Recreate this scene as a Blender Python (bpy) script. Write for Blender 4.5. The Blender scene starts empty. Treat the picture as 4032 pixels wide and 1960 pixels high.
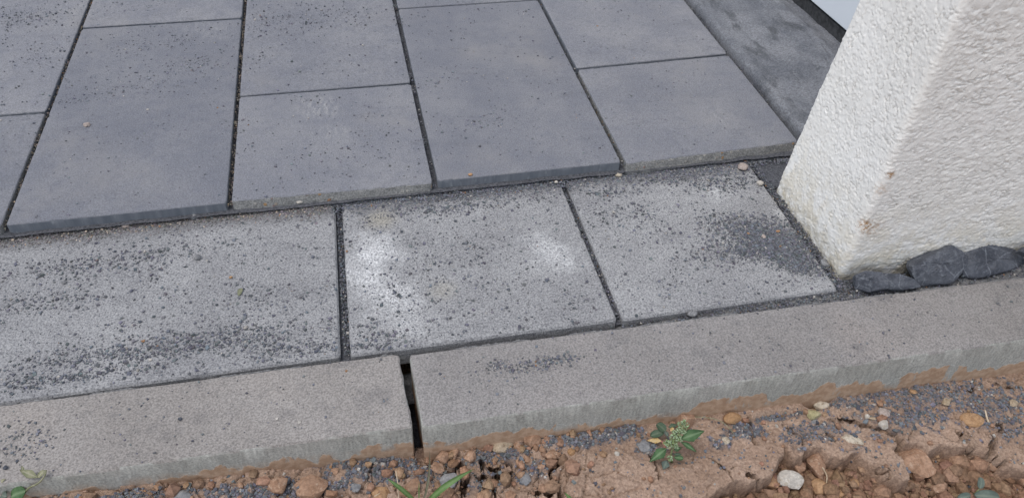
import bpy, bmesh, math, random
import numpy as np
from mathutils import Vector, Matrix, Euler

S = bpy.context.scene
C = S.collection

# ------------------------------------------------------------------ camera, sky, sun, exposure
CAM_LOC = (0.2602, -1.2522, 0.9850)
CAM_ROT = (0.82122, -0.03419, -0.20852)
CAM_F = 0.76618                                   # focal length / sensor width
cam_data = bpy.data.cameras.new('camera')
cam_data.sensor_width = 36.0
cam_data.lens = 36.0 * CAM_F
cam_data.clip_start = 0.02
cam_data.clip_end = 200.0
cam = bpy.data.objects.new('camera', cam_data)
cam.location = CAM_LOC
cam.rotation_euler = CAM_ROT
C.objects.link(cam)
S.camera = cam

SUN_EL, SUN_AZ = math.radians(68), math.radians(-112)     # azimuth from +Y towards +X
world = bpy.data.worlds.new('World')
S.world = world
world.use_nodes = True
wn = world.node_tree
wn.nodes.clear()
w_out = wn.nodes.new('ShaderNodeOutputWorld')
w_bg = wn.nodes.new('ShaderNodeBackground')
w_sky = wn.nodes.new('ShaderNodeTexSky')
w_hsv = wn.nodes.new('ShaderNodeHueSaturation')
w_sky.sky_type = 'NISHITA'
w_sky.sun_disc = False
w_sky.sun_elevation = SUN_EL
w_sky.sun_rotation = SUN_AZ
w_sky.air_density = 1.0
w_sky.dust_density = 2.0
w_hsv.inputs['Saturation'].default_value = 0.50
wn.links.new(w_sky.outputs[0], w_hsv.inputs['Color'])
wn.links.new(w_hsv.outputs[0], w_bg.inputs[0])
wn.links.new(w_bg.outputs[0], w_out.inputs[0])
w_bg.inputs[1].default_value = 0.145

sun_data = bpy.data.lights.new('sun', 'SUN')
sun_data.energy = 0.75
sun_data.angle = math.radians(30)
sun_data.color = (1.0, 0.98, 0.95)
sun = bpy.data.objects.new('sun', sun_data)
d = Vector((math.sin(SUN_AZ) * math.cos(SUN_EL), math.cos(SUN_AZ) * math.cos(SUN_EL), math.sin(SUN_EL)))
sun.rotation_euler = d.to_track_quat('Z', 'Y').to_euler()
sun.location = d * 10
C.objects.link(sun)

S.view_settings.view_transform = 'Standard'
S.view_settings.look = 'None'
S.view_settings.exposure = 0.42
S.view_settings.gamma = 1.0
S.view_settings.use_curve_mapping = False

rnd = random.Random(7)
rng = np.random.default_rng(11)

# ------------------------------------------------------------------ measuring: photo point -> place
PW, PH = 4032.0, 1960.0
_M = np.array(Euler(CAM_ROT, 'XYZ').to_matrix())
_C = np.array(CAM_LOC)


def ray(u, v):
    f = CAM_F * PW
    return _M @ np.array([(u - PW / 2) / f, -(v - PH / 2) / f, -1.0])


def at(u, v, z):
    d = ray(u, v)
    return _C + d * ((z - _C[2]) / d[2])


def at_plane(u, v, p, n):
    d = ray(u, v)
    n = np.asarray(n, float)
    return _C + d * (((np.asarray(p) - _C) @ n) / (d @ n))


# ------------------------------------------------------------------ numpy noise
_perm = np.random.default_rng(3).permutation(4096).astype(np.int64)
_perm = np.concatenate([_perm, _perm])


def _h(ix, iy, seed=0):
    return _perm[(_perm[(ix + seed * 131) & 4095] + iy) & 4095]


def perlin(x, y, seed=0):
    x = np.asarray(x, float); y = np.asarray(y, float)
    ix = np.floor(x).astype(np.int64); iy = np.floor(y).astype(np.int64)
    fx, fy = x - ix, y - iy
    u = fx * fx * fx * (fx * (fx * 6 - 15) + 10)
    v = fy * fy * fy * (fy * (fy * 6 - 15) + 10)

    def g(a, b):
        t = _h(ix + a, iy + b, seed) * (2 * np.pi / 4096)
        return np.cos(t) * (fx - a) + np.sin(t) * (fy - b)
    n0 = g(0, 0) * (1 - u) + g(1, 0) * u
    n1 = g(0, 1) * (1 - u) + g(1, 1) * u
    return (n0 * (1 - v) + n1 * v) * 1.4


def fbm(x, y, seed=0, octaves=4, gain=0.5):
    s = 0; a = 1; f = 1; t = 0
    for o in range(octaves):
        s = s + a * perlin(x * f, y * f, seed + o * 7); t += a; a *= gain; f *= 2.03
    return s / t


def worley(x, y, seed=0):
    x = np.asarray(x, float); y = np.asarray(y, float)
    ix = np.floor(x).astype(np.int64); iy = np.floor(y).astype(np.int64)
    f1 = np.full(x.shape, 9.0); f2 = np.full(x.shape, 9.0); cid = np.zeros(x.shape)
    for a in (-1, 0, 1):
        for b in (-1, 0, 1):
            h = _h(ix + a, iy + b, seed)
            px = ix + a + (h & 63) / 63.0; py = iy + b + ((h >> 6) & 63) / 63.0
            d = np.hypot(px - x, py - y)
            near = d < f1
            f2 = np.where(near, f1, np.minimum(f2, d))
            cid = np.where(near, h / 4096.0, cid)
            f1 = np.where(near, d, f1)
    return f1, f2, cid


def sstep(a, b, x):
    t = np.clip((x - a) / (b - a), 0, 1)
    return t * t * (3 - 2 * t)


def seg_dist(x, y, pts):
    d = np.full(x.shape, 9.0)
    for (ax, ay), (bx, by) in zip(pts[:-1], pts[1:]):
        vx, vy = bx - ax, by - ay
        t = np.clip(((x - ax) * vx + (y - ay) * vy) / (vx * vx + vy * vy + 1e-12), 0, 1)
        d = np.minimum(d, np.hypot(x - ax - t * vx, y - ay - t * vy))
    return d


def inside(x, y, pts):
    r = np.zeros(x.shape, bool)
    n = len(pts)
    for i in range(n):
        ax, ay = pts[i]; bx, by = pts[(i + 1) % n]
        if ay == by:
            continue
        c = ((ay > y) != (by > y)) & (x < (bx - ax) * (y - ay) / (by - ay) + ax)
        r ^= c
    return r


# ------------------------------------------------------------------ objects
def link(name, me, mats=None, parent=None):
    o = bpy.data.objects.new(name, me)
    C.objects.link(o)
    if mats is not None and me is not None and not me.materials:
        for m in (mats if isinstance(mats, (list, tuple)) else [mats]):
            me.materials.append(m)
    if parent is not None:
        o.parent = parent
    return o


def tag(o, label=None, cat=None, group=None, kind=None):
    if label: o['label'] = label
    if cat: o['category'] = cat
    if group: o['group'] = group
    if kind: o['kind'] = kind
    return o


def empty(name, loc=(0, 0, 0)):
    o = bpy.data.objects.new(name, None)
    o.empty_display_size = 0.05
    o.location = loc
    C.objects.link(o)
    return o


def mesh(name, verts, faces, smooth=False, attrs=None, mat_idx=None):
    me = bpy.data.meshes.new(name)
    verts = np.asarray(verts, np.float32)
    if isinstance(faces, np.ndarray):
        nf, k = faces.shape
        me.vertices.add(len(verts)); me.vertices.foreach_set('co', verts.ravel())
        me.loops.add(nf * k); me.loops.foreach_set('vertex_index', faces.astype(np.int32).ravel())
        me.polygons.add(nf)
        me.polygons.foreach_set('loop_start', np.arange(0, nf * k, k, dtype=np.int32))
        me.update(calc_edges=True)
    else:
        me.from_pydata([tuple(v) for v in verts], [], faces)
        me.update()
    if smooth:
        me.polygons.foreach_set('use_smooth', np.ones(len(me.polygons), bool))
    else:
        me.polygons.foreach_set('use_smooth', np.zeros(len(me.polygons), bool))
    for k_, v_ in (attrs or {}).items():
        v_ = np.asarray(v_, np.float32)
        if v_.ndim == 2:
            a = me.attributes.new(k_, 'FLOAT_COLOR', 'POINT')
            a.data.foreach_set('color', v_.ravel())
        else:
            a = me.attributes.new(k_, 'FLOAT', 'POINT')
            a.data.foreach_set('value', v_)
    if mat_idx is not None:
        me.polygons.foreach_set('material_index', np.asarray(mat_idx, np.int32))
    me.validate()
    return me


def grid_faces(nx, ny):
    i = np.arange(nx * ny).reshape(ny, nx)
    return np.stack([i[:-1, :-1], i[:-1, 1:], i[1:, 1:], i[1:, :-1]], -1).reshape(-1, 4)


# ------------------------------------------------------------------ node materials
class N:
    def __init__(s, name):
        s.m = bpy.data.materials.new(name); s.m.use_nodes = True
        s.t = s.m.node_tree; s.t.nodes.clear()
        s.out = s.n('ShaderNodeOutputMaterial')
        s.b = s.n('ShaderNodeBsdfPrincipled')
        s.t.links.new(s.b.outputs[0], s.out.inputs[0])
        s.b.inputs['Specular IOR Level'].default_value = 0.3
        s.pos = s.n('ShaderNodeNewGeometry').outputs['Position']

    def n(s, k):
        return s.t.nodes.new(k)

    def put(s, sock, v):
        if isinstance(v, bpy.types.NodeSocket): s.t.links.new(v, sock)
        elif isinstance(v, (tuple, list)) and len(v) == 3 and len(sock.default_value) == 4: sock.default_value = (*v, 1)
        else: sock.default_value = v

    def noise(s, scale, detail=3, rough=0.55, vec=None, stretch=None, dist=0.0):
        vec = vec or s.pos
        if stretch:
            mp = s.n('ShaderNodeMapping'); s.put(mp.inputs[0], vec); mp.inputs['Scale'].default_value = stretch
            vec = mp.outputs[0]
        k = s.n('ShaderNodeTexNoise'); s.put(k.inputs['Vector'], vec)
        k.inputs['Scale'].default_value = scale; k.inputs['Detail'].default_value = detail
        k.inputs['Roughness'].default_value = rough; k.inputs['Distortion'].default_value = dist
        return k.outputs[0]

    def voro(s, scale, out='Distance', feat='F1', vec=None, rand=1.0):
        k = s.n('ShaderNodeTexVoronoi'); k.feature = feat
        s.put(k.inputs['Vector'], vec or s.pos); k.inputs['Scale'].default_value = scale
        k.inputs['Randomness'].default_value = rand
        return k.outputs[out]

    def rng(s, v, a, b, c=0.0, d=1.0):
        k = s.n('ShaderNodeMapRange'); k.interpolation_type = 'SMOOTHSTEP'
        s.put(k.inputs[0], v)
        for i, q in enumerate((a, b, c, d)): k.inputs[i + 1].default_value = q
        return k.outputs[0]

    def math(s, op, a, b=0.0, clamp=False):
        k = s.n('ShaderNodeMath'); k.operation = op; k.use_clamp = clamp
        s.put(k.inputs[0], a); s.put(k.inputs[1], b)
        return k.outputs[0]

    def mix(s, f, a, b, blend='MIX'):
        k = s.n('ShaderNodeMix'); k.data_type = 'RGBA'; k.blend_type = blend
        s.put(k.inputs[0], f); s.put(k.inputs[6], a); s.put(k.inputs[7], b)
        return k.outputs[2]

    def attr(s, name, out=2):
        k = s.n('ShaderNodeAttribute'); k.attribute_name = name
        return k.outputs['Fac'] if out == 2 else k.outputs['Color']

    def xyz(s, i, src=None):
        k = s.n('ShaderNodeSeparateXYZ'); s.put(k.inputs[0], src or s.pos)
        return k.outputs[i]

    def blob(s, c, r0, r1, warp=None, wamp=0.0):
        """soft spot round the point c; solid inside r0, gone at r1, with an uneven rim"""
        k = s.n('ShaderNodeVectorMath'); k.operation = 'DISTANCE'
        s.put(k.inputs[0], s.pos); k.inputs[1].default_value = c
        dd = k.outputs['Value']
        if warp is not None:
            dd = s.math('ADD', dd, s.math('MULTIPLY', s.math('SUBTRACT', warp, 0.5), wamp))
        return s.rng(dd, r0, r1, 1.0, 0.0)

    def bump(s, h, strength=0.5, dist=0.002, prev=None):
        k = s.n('ShaderNodeBump'); k.inputs['Strength'].default_value = strength
        k.inputs['Distance'].default_value = dist; s.put(k.inputs['Height'], h)
        if prev is not None: s.put(k.inputs['Normal'], prev)
        return k.outputs[0]

    def done(s, col, rough=0.9, nrm=None):
        s.put(s.b.inputs['Base Color'], col); s.put(s.b.inputs['Roughness'], rough)
        if nrm is not None: s.put(s.b.inputs['Normal'], nrm)
        return s.m


def m_slab(pale):
    k = N('paving_concrete')
    big = k.noise(5.0, 4, 0.6); mid = k.noise(38, 4, 0.6)
    c = k.mix(k.rng(big, .32, .68), (.200, .205, .229), (.250, .251, .266))
    c = k.mix(k.math('MULTIPLY', k.rng(mid, .45, .72), .4), c, (.165, .172, .205))
    oi = k.n('ShaderNodeObjectInfo').outputs['Random']
    c = k.mix(1.0, c, k.mix(oi, (.87, .875, .885), (1.07, 1.06, 1.04)), 'MULTIPLY')
    wv = k.noise(30, 4, .7, stretch=(1, .25, 1))
    for p, r, a in pale:
        c = k.mix(k.math('MULTIPLY', k.blob(p, r * .1, r, wv, r * 1.2), k.math('MULTIPLY', k.rng(k.noise(90, 4, .7, stretch=(1, .3, 1)), .42, .62), a)), c, (.36, .355, .35))
    g = k.noise(360, 3, 0.75)
    c = k.mix(.9, c, k.mix(k.rng(g, .30, .70), (.70, .70, .70), (1.26, 1.26, 1.26)), 'MULTIPLY')
    dust = k.math('MULTIPLY', k.rng(k.noise(3.2, 5, 0.65), .50, .72), .45)          # dry sandy film
    c = k.mix(dust, c, (.270, .258, .250))
    damp = k.math('MULTIPLY', k.rng(k.noise(8, 5, .75, stretch=(.6, 1.5, 1)), .54, .68), k.rng(k.noise(120, 4, .75), .42, .60))
    c = k.mix(k.math('MULTIPLY', damp, .5), c, (.115, .118, .135))
    pits = k.rng(k.voro(260), .05, .22, 1.0, 0.0)
    pits = k.math('MULTIPLY', pits, k.rng(k.noise(60, 2), .44, .58))
    c = k.mix(k.math('MULTIPLY', pits, .75), c, (.07, .075, .09))
    h = k.math('ADD', k.math('MULTIPLY', g, .6), k.math('SUBTRACT', k.noise(120, 3), pits))
    return k.done(c, .88, k.bump(h, .55, .0012))


def m_tread(blobs, stains):
    k = N('tread_concrete')
    big = k.noise(7.0, 4, 0.6)
    c = k.mix(k.rng(big, .3, .7), (.285, .282, .284), (.348, .345, .343))
    wv = k.noise(26, 5, 0.7)
    grit = k.noise(300, 2, 0.6)
    for p, r, a in blobs:                                                            # lime bloom
        f = k.blob(p, r * .05, r, wv, r * 1.9)
        f = k.math('MULTIPLY', f, k.rng(grit, .34, .60, .25, 1.0))
        c = k.mix(k.math('MULTIPLY', f, a), c, (.74, .74, .73))
    for p, r, a in stains:                                                           # ochre stain
        c = k.mix(k.math('MULTIPLY', k.blob(p, r * .1, r, wv, r), a), c, (.36, .33, .26))
    df = k.math('MULTIPLY', k.rng(k.noise(11, 5, .7, stretch=(.6, 1.6, 1)), .50, .68), k.rng(k.noise(150, 4, .75), .38, .62))
    c = k.mix(k.math('MULTIPLY', df, .55), c, (.155, .155, .165))
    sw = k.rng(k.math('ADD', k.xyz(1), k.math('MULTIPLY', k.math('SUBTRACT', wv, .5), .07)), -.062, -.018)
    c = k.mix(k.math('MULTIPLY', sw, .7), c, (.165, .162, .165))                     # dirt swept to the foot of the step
    g = k.noise(330, 3, 0.7)
    c = k.mix(.85, c, k.mix(k.rng(g, .32, .66), (.50, .50, .52), (1.30, 1.30, 1.29)), 'MULTIPLY')
    pits = k.rng(k.voro(210), .08, .26, 1.0, 0.0)
    pits = k.math('MULTIPLY', pits, k.rng(k.noise(80, 2), .42, .6))
    c = k.mix(k.math('MULTIPLY', pits, .7), c, (.08, .083, .095))
    h = k.math('ADD', k.math('MULTIPLY', g, .8), k.math('SUBTRACT', k.noise(120, 3), pits))
    return k.done(c, .92, k.bump(h, .8, .0016))


def m_cast_edge():
    k = N('cast_edge')
    s_ = k.noise(14, 4, .6, stretch=(4, 4, .35))
    c = k.mix(k.rng(s_, .3, .7), (.130, .146, .170), (.195, .208, .230))  # blue grey cast face, its colour darkened further so the step front looks shaded
    c = k.mix(k.math('MULTIPLY', k.rng(k.noise(55, 4, .6, stretch=(1, 1, .3)), .56, .7), .6), c, (.31, .325, .335))
    c = k.mix(k.rng(k.voro(190), .05, .2, .5, 0.), c, (.08, .09, .1))
    return k.done(c, .85, k.bump(k.noise(90, 4, .6, stretch=(1, 1, .3)), .5, .0015))


def m_cut_edge():
    k = N('cut_edge')
    col = k.voro(95, 'Color'); d_ = k.voro(95)
    sep = k.n('ShaderNodeSeparateColor'); k.put(sep.inputs[0], col)
    base = k.mix(k.noise(200, 3), (.20, .20, .195), (.36, .355, .34))
    st = k.mix(sep.outputs[0], (.30, .29, .27), (.46, .44, .40))
    st = k.mix(k.rng(sep.outputs[1], .84, .9), st, (.40, .25, .13))
    st = k.mix(k.rng(sep.outputs[1], .0, .12, 1, 0), st, (.22, .12, .10))
    m = k.math('MULTIPLY', k.rng(d_, .28, .36, 1, 0), k.rng(sep.outputs[2], .45, .5))
    c = k.mix(m, base, st)
    c = k.mix(.8, c, k.mix(k.rng(k.noise(330, 3, .7), .35, .62), (.5, .5, .5), (1.15, 1.15, 1.15)), 'MULTIPLY')
    h = k.math('ADD', k.noise(150, 4, .7), k.math('MULTIPLY', m, .4))
    return k.done(c, .92, k.bump(h, .9, .003))


def m_kerb(top_z, soil_line):
    """concrete edging: sandy top, greenish cast front with drips, splashed with clay low down"""
    k = N('kerb_concrete')
    big = k.noise(4.5, 4, .6)
    c = k.mix(k.rng(big, .32, .68), (.285, .262, .242), (.338, .313, .292))
    c = k.mix(k.math('MULTIPLY', k.rng(k.noise(60, 3), .55, .75), .5), c, (.20, .19, .182))
    c = k.mix(k.math('MULTIPLY', k.rng(k.noise(2.3, 3), .52, .68), .45), c, (.33, .285, .250))
    c = k.mix(k.math('MULTIPLY', k.rng(k.noise(17, 5, .7), .56, .70), .45), c, (.185, .175, .17))
    c = k.mix(k.math('MULTIPLY', k.rng(k.noise(33, 4, .7, stretch=(1, .4, 1)), .66, .74), .5), c, (.42, .40, .38))
    g = k.noise(320, 3, .7)
    c = k.mix(.8, c, k.mix(k.rng(g, .32, .66), (.60, .60, .60), (1.25, 1.25, 1.25)), 'MULTIPLY')
    pits = k.math('MULTIPLY', k.rng(k.voro(200), .06, .2, 1, 0), k.rng(k.noise(70, 2), .46, .6))
    c = k.mix(k.math('MULTIPLY', pits, .6), c, (.075, .075, .08))
    nz = k.xyz(2, [q for q in k.t.nodes if q.type == 'NEW_GEOMETRY'][0].outputs['Normal'])
    side = k.rng(nz, .45, .60, 1.0, 0.0)
    dr = k.noise(190, 4, .7, stretch=(1, 1, .17), dist=.05)
    f = k.mix(k.rng(k.noise(7, 4), .3, .7), (.385, .386, .355), (.455, .453, .425))
    f = k.mix(.8, f, k.mix(k.rng(dr, .33, .68), (.82, .82, .81), (1.14, 1.14, 1.12)), 'MULTIPLY')
    f = k.mix(.7, f, k.mix(k.rng(k.noise(300, 3, .7), .32, .66), (.66, .66, .66), (1.22, 1.22, 1.22)), 'MULTIPLY')
    fp = k.math('MULTIPLY', k.rng(k.voro(170), .06, .24, 1, 0), k.rng(k.noise(50, 2), .44, .58))
    f = k.mix(k.math('MULTIPLY', fp, .7), f, (.10, .10, .09))
    # clay: height above the soil line  z - (a + b x)
    zz = k.math('SUBTRACT', k.xyz(2), k.math('ADD', k.math('MULTIPLY', k.xyz(0), soil_line[1]), soil_line[0]))
    wob = k.math('ADD', k.math('MULTIPLY', k.rng(k.noise(13, 3, .65, stretch=(1, .05, .22)), .30, .70), .040),
                 k.math('MULTIPLY', k.noise(75, 4, .65, stretch=(1, .3, .6)), .02))
    clay = k.rng(k.math('SUBTRACT', k.math('SUBTRACT', zz, wob), k.rng(k.xyz(0), .1, 1.3, -.006, .022)), -.018, -.014, 1, 0)
    film = k.math('MULTIPLY', k.rng(zz, .002, .026, .9, 0), k.rng(k.noise(30, 4, .7, stretch=(1, .3, .5)), .40, .60, .15, 1.0))
    cc = k.mix(k.rng(k.noise(90, 4, .6), .35, .65), (.40, .265, .175), (.52, .37, .26))
    f = k.mix(k.math('MULTIPLY', film, .75), f, cc)
    f = k.mix(k.math('MULTIPLY', clay, k.math('MAXIMUM', k.rng(zz, .002, .012, 1, 0), k.rng(k.noise(26, 4, .65, stretch=(1, .3, .35)), .40, .47)), True), f, cc)
    c = k.mix(1.0, c, k.mix(k.rng(k.xyz(0), .290, .300), (1, 1, 1), (.89, .905, .93)), 'MULTIPLY')   # the right stone is a greyer batch
    c = k.mix(side, c, f)
    ht = k.math('ADD', k.math('MULTIPLY', g, .8), k.math('SUBTRACT', k.noise(120, 3), pits))
    hs = k.math('ADD', k.math('MULTIPLY', dr, .8), k.math('MULTIPLY', clay, 1.2))
    hh = k.n('ShaderNodeMix'); k.put(hh.inputs[0], side); k.put(hh.inputs[2], ht); k.put(hh.inputs[3], hs)
    return k.done(c, .92, k.bump(hh.outputs[0], .75, .0018))


def m_render(rusts):
    k = N('roughcast_render')
    c = k.mix(k.rng(k.noise(6, 4), .3, .7), (.83, .815, .77), (.87, .858, .82))
    z = k.xyz(2)
    wv = k.noise(30, 5, .7)
    low = k.math('MULTIPLY', k.rng(z, -.06, .20, 1, 0), k.rng(wv, .40, .62))
    c = k.mix(k.math('MULTIPLY', low, .6), c, (.66, .58, .42))                       # splash dirt low down
    low2 = k.math('MULTIPLY', k.rng(z, -.05, .04, 1, 0), k.rng(k.noise(55, 4, .7), .40, .58))
    c = k.mix(k.math('MULTIPLY', low2, .7), c, (.40, .34, .23))
    fl = k.math('MULTIPLY', k.rng(k.noise(130, 3, .6), .655, .72), k.rng(k.noise(9, 3), .38, .62))
    c = k.mix(k.math('MULTIPLY', fl, .75), c, (.33, .27, .19))
    sp = k.math('MULTIPLY', k.rng(k.voro(150), .03, .14, 1, 0), k.rng(k.noise(14, 3), .5, .66))
    c = k.mix(k.math('MULTIPLY', sp, .8), c, (.12, .10, .08))
    gr = k.noise(170, 4, .75)
    for p, r, a in rusts:
        f = k.math('MULTIPLY', k.blob(p, r * .15, r, wv, r * 1.2), k.rng(gr, .42, .58))
        c = k.mix(k.math('MULTIPLY', f, a), c, (.36, .19, .07))
    c = k.mix(k.math('MULTIPLY', k.attr('crev'), k.rng(k.noise(70, 3), .35, .7, .12, .5)), c, (.50, .46, .40))
    g = k.noise(260, 3, .6)
    return k.done(c, .85, k.bump(g, .5, .0014))


def m_soil():
    k = N('clay_soil')
    cr, gv = k.attr('crumb'), k.attr('dust')
    c = k.mix(k.rng(k.noise(9, 5, .6), .32, .68), (.335, .230, .166), (.445, .318, .240))
    c = k.mix(k.math('MULTIPLY', k.rng(k.noise(45, 4, .65), .50, .70), .6), c, (.47, .345, .262))
    c = k.mix(k.math('MULTIPLY', cr, .8), c, k.mix(k.noise(60, 4), (.19, .112, .068), (.33, .205, .130)))
    g = k.noise(240, 4, .7)
    c = k.mix(.8, c, k.mix(k.rng(g, .32, .68), (.62, .60, .58), (1.22, 1.22, 1.22)), 'MULTIPLY')
    sp = k.math('MULTIPLY', k.rng(k.voro(140), .05, .2, 1, 0), k.rng(k.noise(40, 3), .5, .62))
    c = k.mix(k.math('MULTIPLY', sp, .75), c, (.10, .085, .08))
    c = k.mix(k.math('MULTIPLY', gv, k.rng(k.noise(110, 4, .7), .34, .58)), c, (.115, .118, .135))
    h = k.math('ADD', k.noise(70, 5, .65), k.math('MULTIPLY', g, .6))
    return k.done(c, .95, k.bump(h, 1.0, .004))


def m_vcol(name, rough=.9, scale=260, amt=.6, bumpd=.0012):
    k = N(name)
    c = k.attr('tint', 0)
    c = k.mix(amt, c, k.mix(k.rng(k.noise(scale, 4, .65), .34, .66), (.62, .62, .62), (1.25, 1.25, 1.25)), 'MULTIPLY')
    return k.done(c, rough, k.bump(k.noise(scale, 4, .65), .6, bumpd))


def m_rock(name, a, b, scale=45, fleck=None, rough=.88, veins=None):
    k = N(name)
    c = k.mix(k.rng(k.noise(scale, 4, .65), .34, .66), a, b)
    if fleck:
        c = k.mix(k.math('MULTIPLY', k.rng(k.noise(scale * 3, 4, .7), .54, .66), .8), c, fleck)
    if veins:
        v = k.rng(k.voro(26, feat='DISTANCE_TO_EDGE', vec=None), .0, .035, 1, 0)
        v = k.math('MULTIPLY', v, k.rng(k.noise(18, 3), .50, .62))
        c = k.mix(k.math('MULTIPLY', v, .5), c, veins)
        st = k.rng(k.noise(120, 4, .7, stretch=(.35, 1, 1.4)), .56, .72)
        c = k.mix(k.math('MULTIPLY', st, .35), c, veins)
    g = k.noise(260, 4, .7)
    c = k.mix(.7, c, k.mix(k.rng(g, .32, .68), (.68, .68, .68), (1.2, 1.2, 1.2)), 'MULTIPLY')
    return k.done(c, rough, k.bump(k.math('ADD', k.noise(90, 4, .65), k.math('MULTIPLY', g, .5)), .7, .0025))


def m_leaf(name, a, b, rib, rough=.55):
    k = N(name)
    c = k.mix(k.rng(k.noise(90, 4), .35, .65), a, b)
    c = k.mix(k.math('MULTIPLY', k.attr('rib'), .7), c, rib)
    c = k.mix(.4, c, k.mix(k.noise(500, 2), (.7, .7, .7), (1.3, 1.3, 1.3)), 'MULTIPLY')
    k.b.inputs['Subsurface Weight'].default_value = 0.0
    return k.done(c, rough, k.bump(k.noise(160, 3), .3, .001))


def m_plain(name, col, rough=.6, var=.15, scale=30):
    k = N(name)
    c = k.mix(k.rng(k.noise(scale, 4), .3, .7), tuple(q * (1 - var) for q in col), tuple(min(1, q * (1 + var)) for q in col))
    return k.done(c, rough, k.bump(k.noise(scale * 4, 3), .3, .001))


H = -0.0280         # top of the lower step
HK = -0.0257        # top of the kerb
T = 0.030           # slab thickness

M_slab = m_slab([(tuple(at(1260, 420, 0)), .07, .75), (tuple(at(1310, 520, 0)), .05, .5), (tuple(at(2830, 470, 0)), .06, .4), (tuple(at(300, 40, 0)), .12, .35), (tuple(at(800, 120, 0)), .1, .3)])
M_cast, M_cut = m_cast_edge(), m_cut_edge()
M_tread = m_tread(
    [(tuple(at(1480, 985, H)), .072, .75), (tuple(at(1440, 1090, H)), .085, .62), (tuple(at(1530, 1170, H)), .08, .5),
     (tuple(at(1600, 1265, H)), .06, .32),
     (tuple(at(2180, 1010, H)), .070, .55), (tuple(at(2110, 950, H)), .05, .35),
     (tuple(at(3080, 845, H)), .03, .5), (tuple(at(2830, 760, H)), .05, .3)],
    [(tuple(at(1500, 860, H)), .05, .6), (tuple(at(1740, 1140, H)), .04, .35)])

# ------------------------------------------------------------------ slab builder
def slab_mesh(name, corners, ztop, thick, bevel=.0035, jit=.0006, cut_front=False, tilt=(0, 0), rough_end=(), step=.007):
    """paving slab: worn outline, rounded arris, uneven sides; corners run counter-clockwise from front left"""
    cs = [np.array(c[:2], float) for c in corners]
    P, Nn, side, S_ = [], [], [], []
    L0 = 0
    for i in range(4):
        a, b = cs[i], cs[(i + 1) % 4]
        L = np.linalg.norm(b - a); t = (b - a) / L; nrm = np.array([t[1], -t[0]])
        n = max(3, int(L / step))
        for j in range(n):
            f = j / n
            p = a + (b - a) * f
            q = min(f, 1 - f) * L                       # rounded corner
            r = .004
            off = -(r - math.sqrt(max(0, r * r - max(0, r - q) ** 2))) * .7
            P.append(p + nrm * off); Nn.append(nrm); side.append(i); S_.append(L0 + f * L)
        L0 += L
    P = np.array(P); Nn = np.array(Nn); side = np.array(side); S_ = np.array(S_)
    seed = rnd.randint(0, 3000)
    ctr = P.mean(0)
    k = len(P)
    dirn = (ctr - P) / np.linalg.norm(ctr - P, axis=1)[:, None]
    hw = np.array([np.abs(P[:, 0] - ctr[0]).max(), np.abs(P[:, 1] - ctr[1]).max()])
    shrink = lambda o: ctr + (P - ctr) * ((hw + o) / hw)
    prof = [(-bevel * 1.6, 0.0), (-bevel * .55, -bevel * .22), (0.0, -bevel)]
    depth = np.linspace(bevel, thick, 6)[1:]
    prof += [(0.0, -q) for q in depth]
    V = []
    for ri, (o, z) in enumerate(prof):
        amp = np.where(np.isin(side, rough_end), .0022, jit)
        nz = fbm(S_ * 60, np.full(k, ri * .8), seed, 3) * amp
        chip = np.minimum(0, fbm(S_ * 45, np.full(k, 3.3), seed + 9, 2) + .42) * .012 * (ri < 3)
        if cut_front:
            fr = side == 0
            nz = nz + fr * (fbm(S_ * 55, np.full(k, z * 60), seed + 4, 4) * .0035 + max(0, -z) * .22)
        pos = shrink(o) + Nn * (nz + chip)[:, None]
        zz = ztop + z + tilt[0] * (pos[:, 0] - ctr[0]) + tilt[1] * (pos[:, 1] - ctr[1])
        zz = zz + (ri in (1, 2)) * fbm(S_ * 80, np.full(k, 7.7), seed + 2, 2) * .0006
        V.append(np.column_stack([pos, zz]))
    nr = len(V)
    ins = []
    for fr_ in (-.016, -.03):
        q = shrink(fr_)
        ins.append(np.column_stack([q, ztop + tilt[0] * (q[:, 0] - ctr[0]) + tilt[1] * (q[:, 1] - ctr[1])]))
    V = np.concatenate(V + ins + [np.array([[ctr[0], ctr[1], ztop]])])
    i1, i2, i3 = nr * k, (nr + 1) * k, (nr + 2) * k
    faces, mi = [], []
    for j in range(k):
        j2 = (j + 1) % k
        faces += [(j, j2, i1 + j2, i1 + j), (i1 + j, i1 + j2, i2 + j2, i2 + j), (i2 + j, i2 + j2, i3)]
        mi += [0, 0, 0]
    for ri in range(nr - 1):
        for j in range(k):
            j2 = (j + 1) % k
            faces.append((ri * k + j, (ri + 1) * k + j, (ri + 1) * k + j2, ri * k + j2))
            mi.append(0 if ri < 2 else 1)
    faces.append(tuple(range((nr - 1) * k + k - 1, (nr - 1) * k - 1, -1))); mi.append(1)
    me = mesh(name, V, faces, smooth=False, mat_idx=mi)
    sm = np.ones(len(me.polygons), bool); sm[-1] = False
    me.polygons.foreach_set('use_smooth', sm)
    me.set_sharp_from_angle(angle=math.radians(28))
    return me


# ------------------------------------------------------------------ ground: clay soil in front of the kerb
kb_line = lambda x: -.5475 - .0180 * (np.asarray(x) + .2)          # front face of the kerb
SX = np.array([-.8, -.2079, .1748, .2996, .7738, 1.4031, 2.2])
SZ = np.array([-.055, -.0704, -.0974, -.1075, -.1115, -.1282, -.15])


def soil_base(x, y):
    return np.interp(x, SX, SZ) - .06 * np.maximum(0, kb_line(x) - y)


def soil_pt(u, v, dz=0.0):
    z = -.11
    for _ in range(5):
        p = at(u, v, z)
        z = float(soil_base(p[0], p[1])) + dz
    return at(u, v, z)


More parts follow.
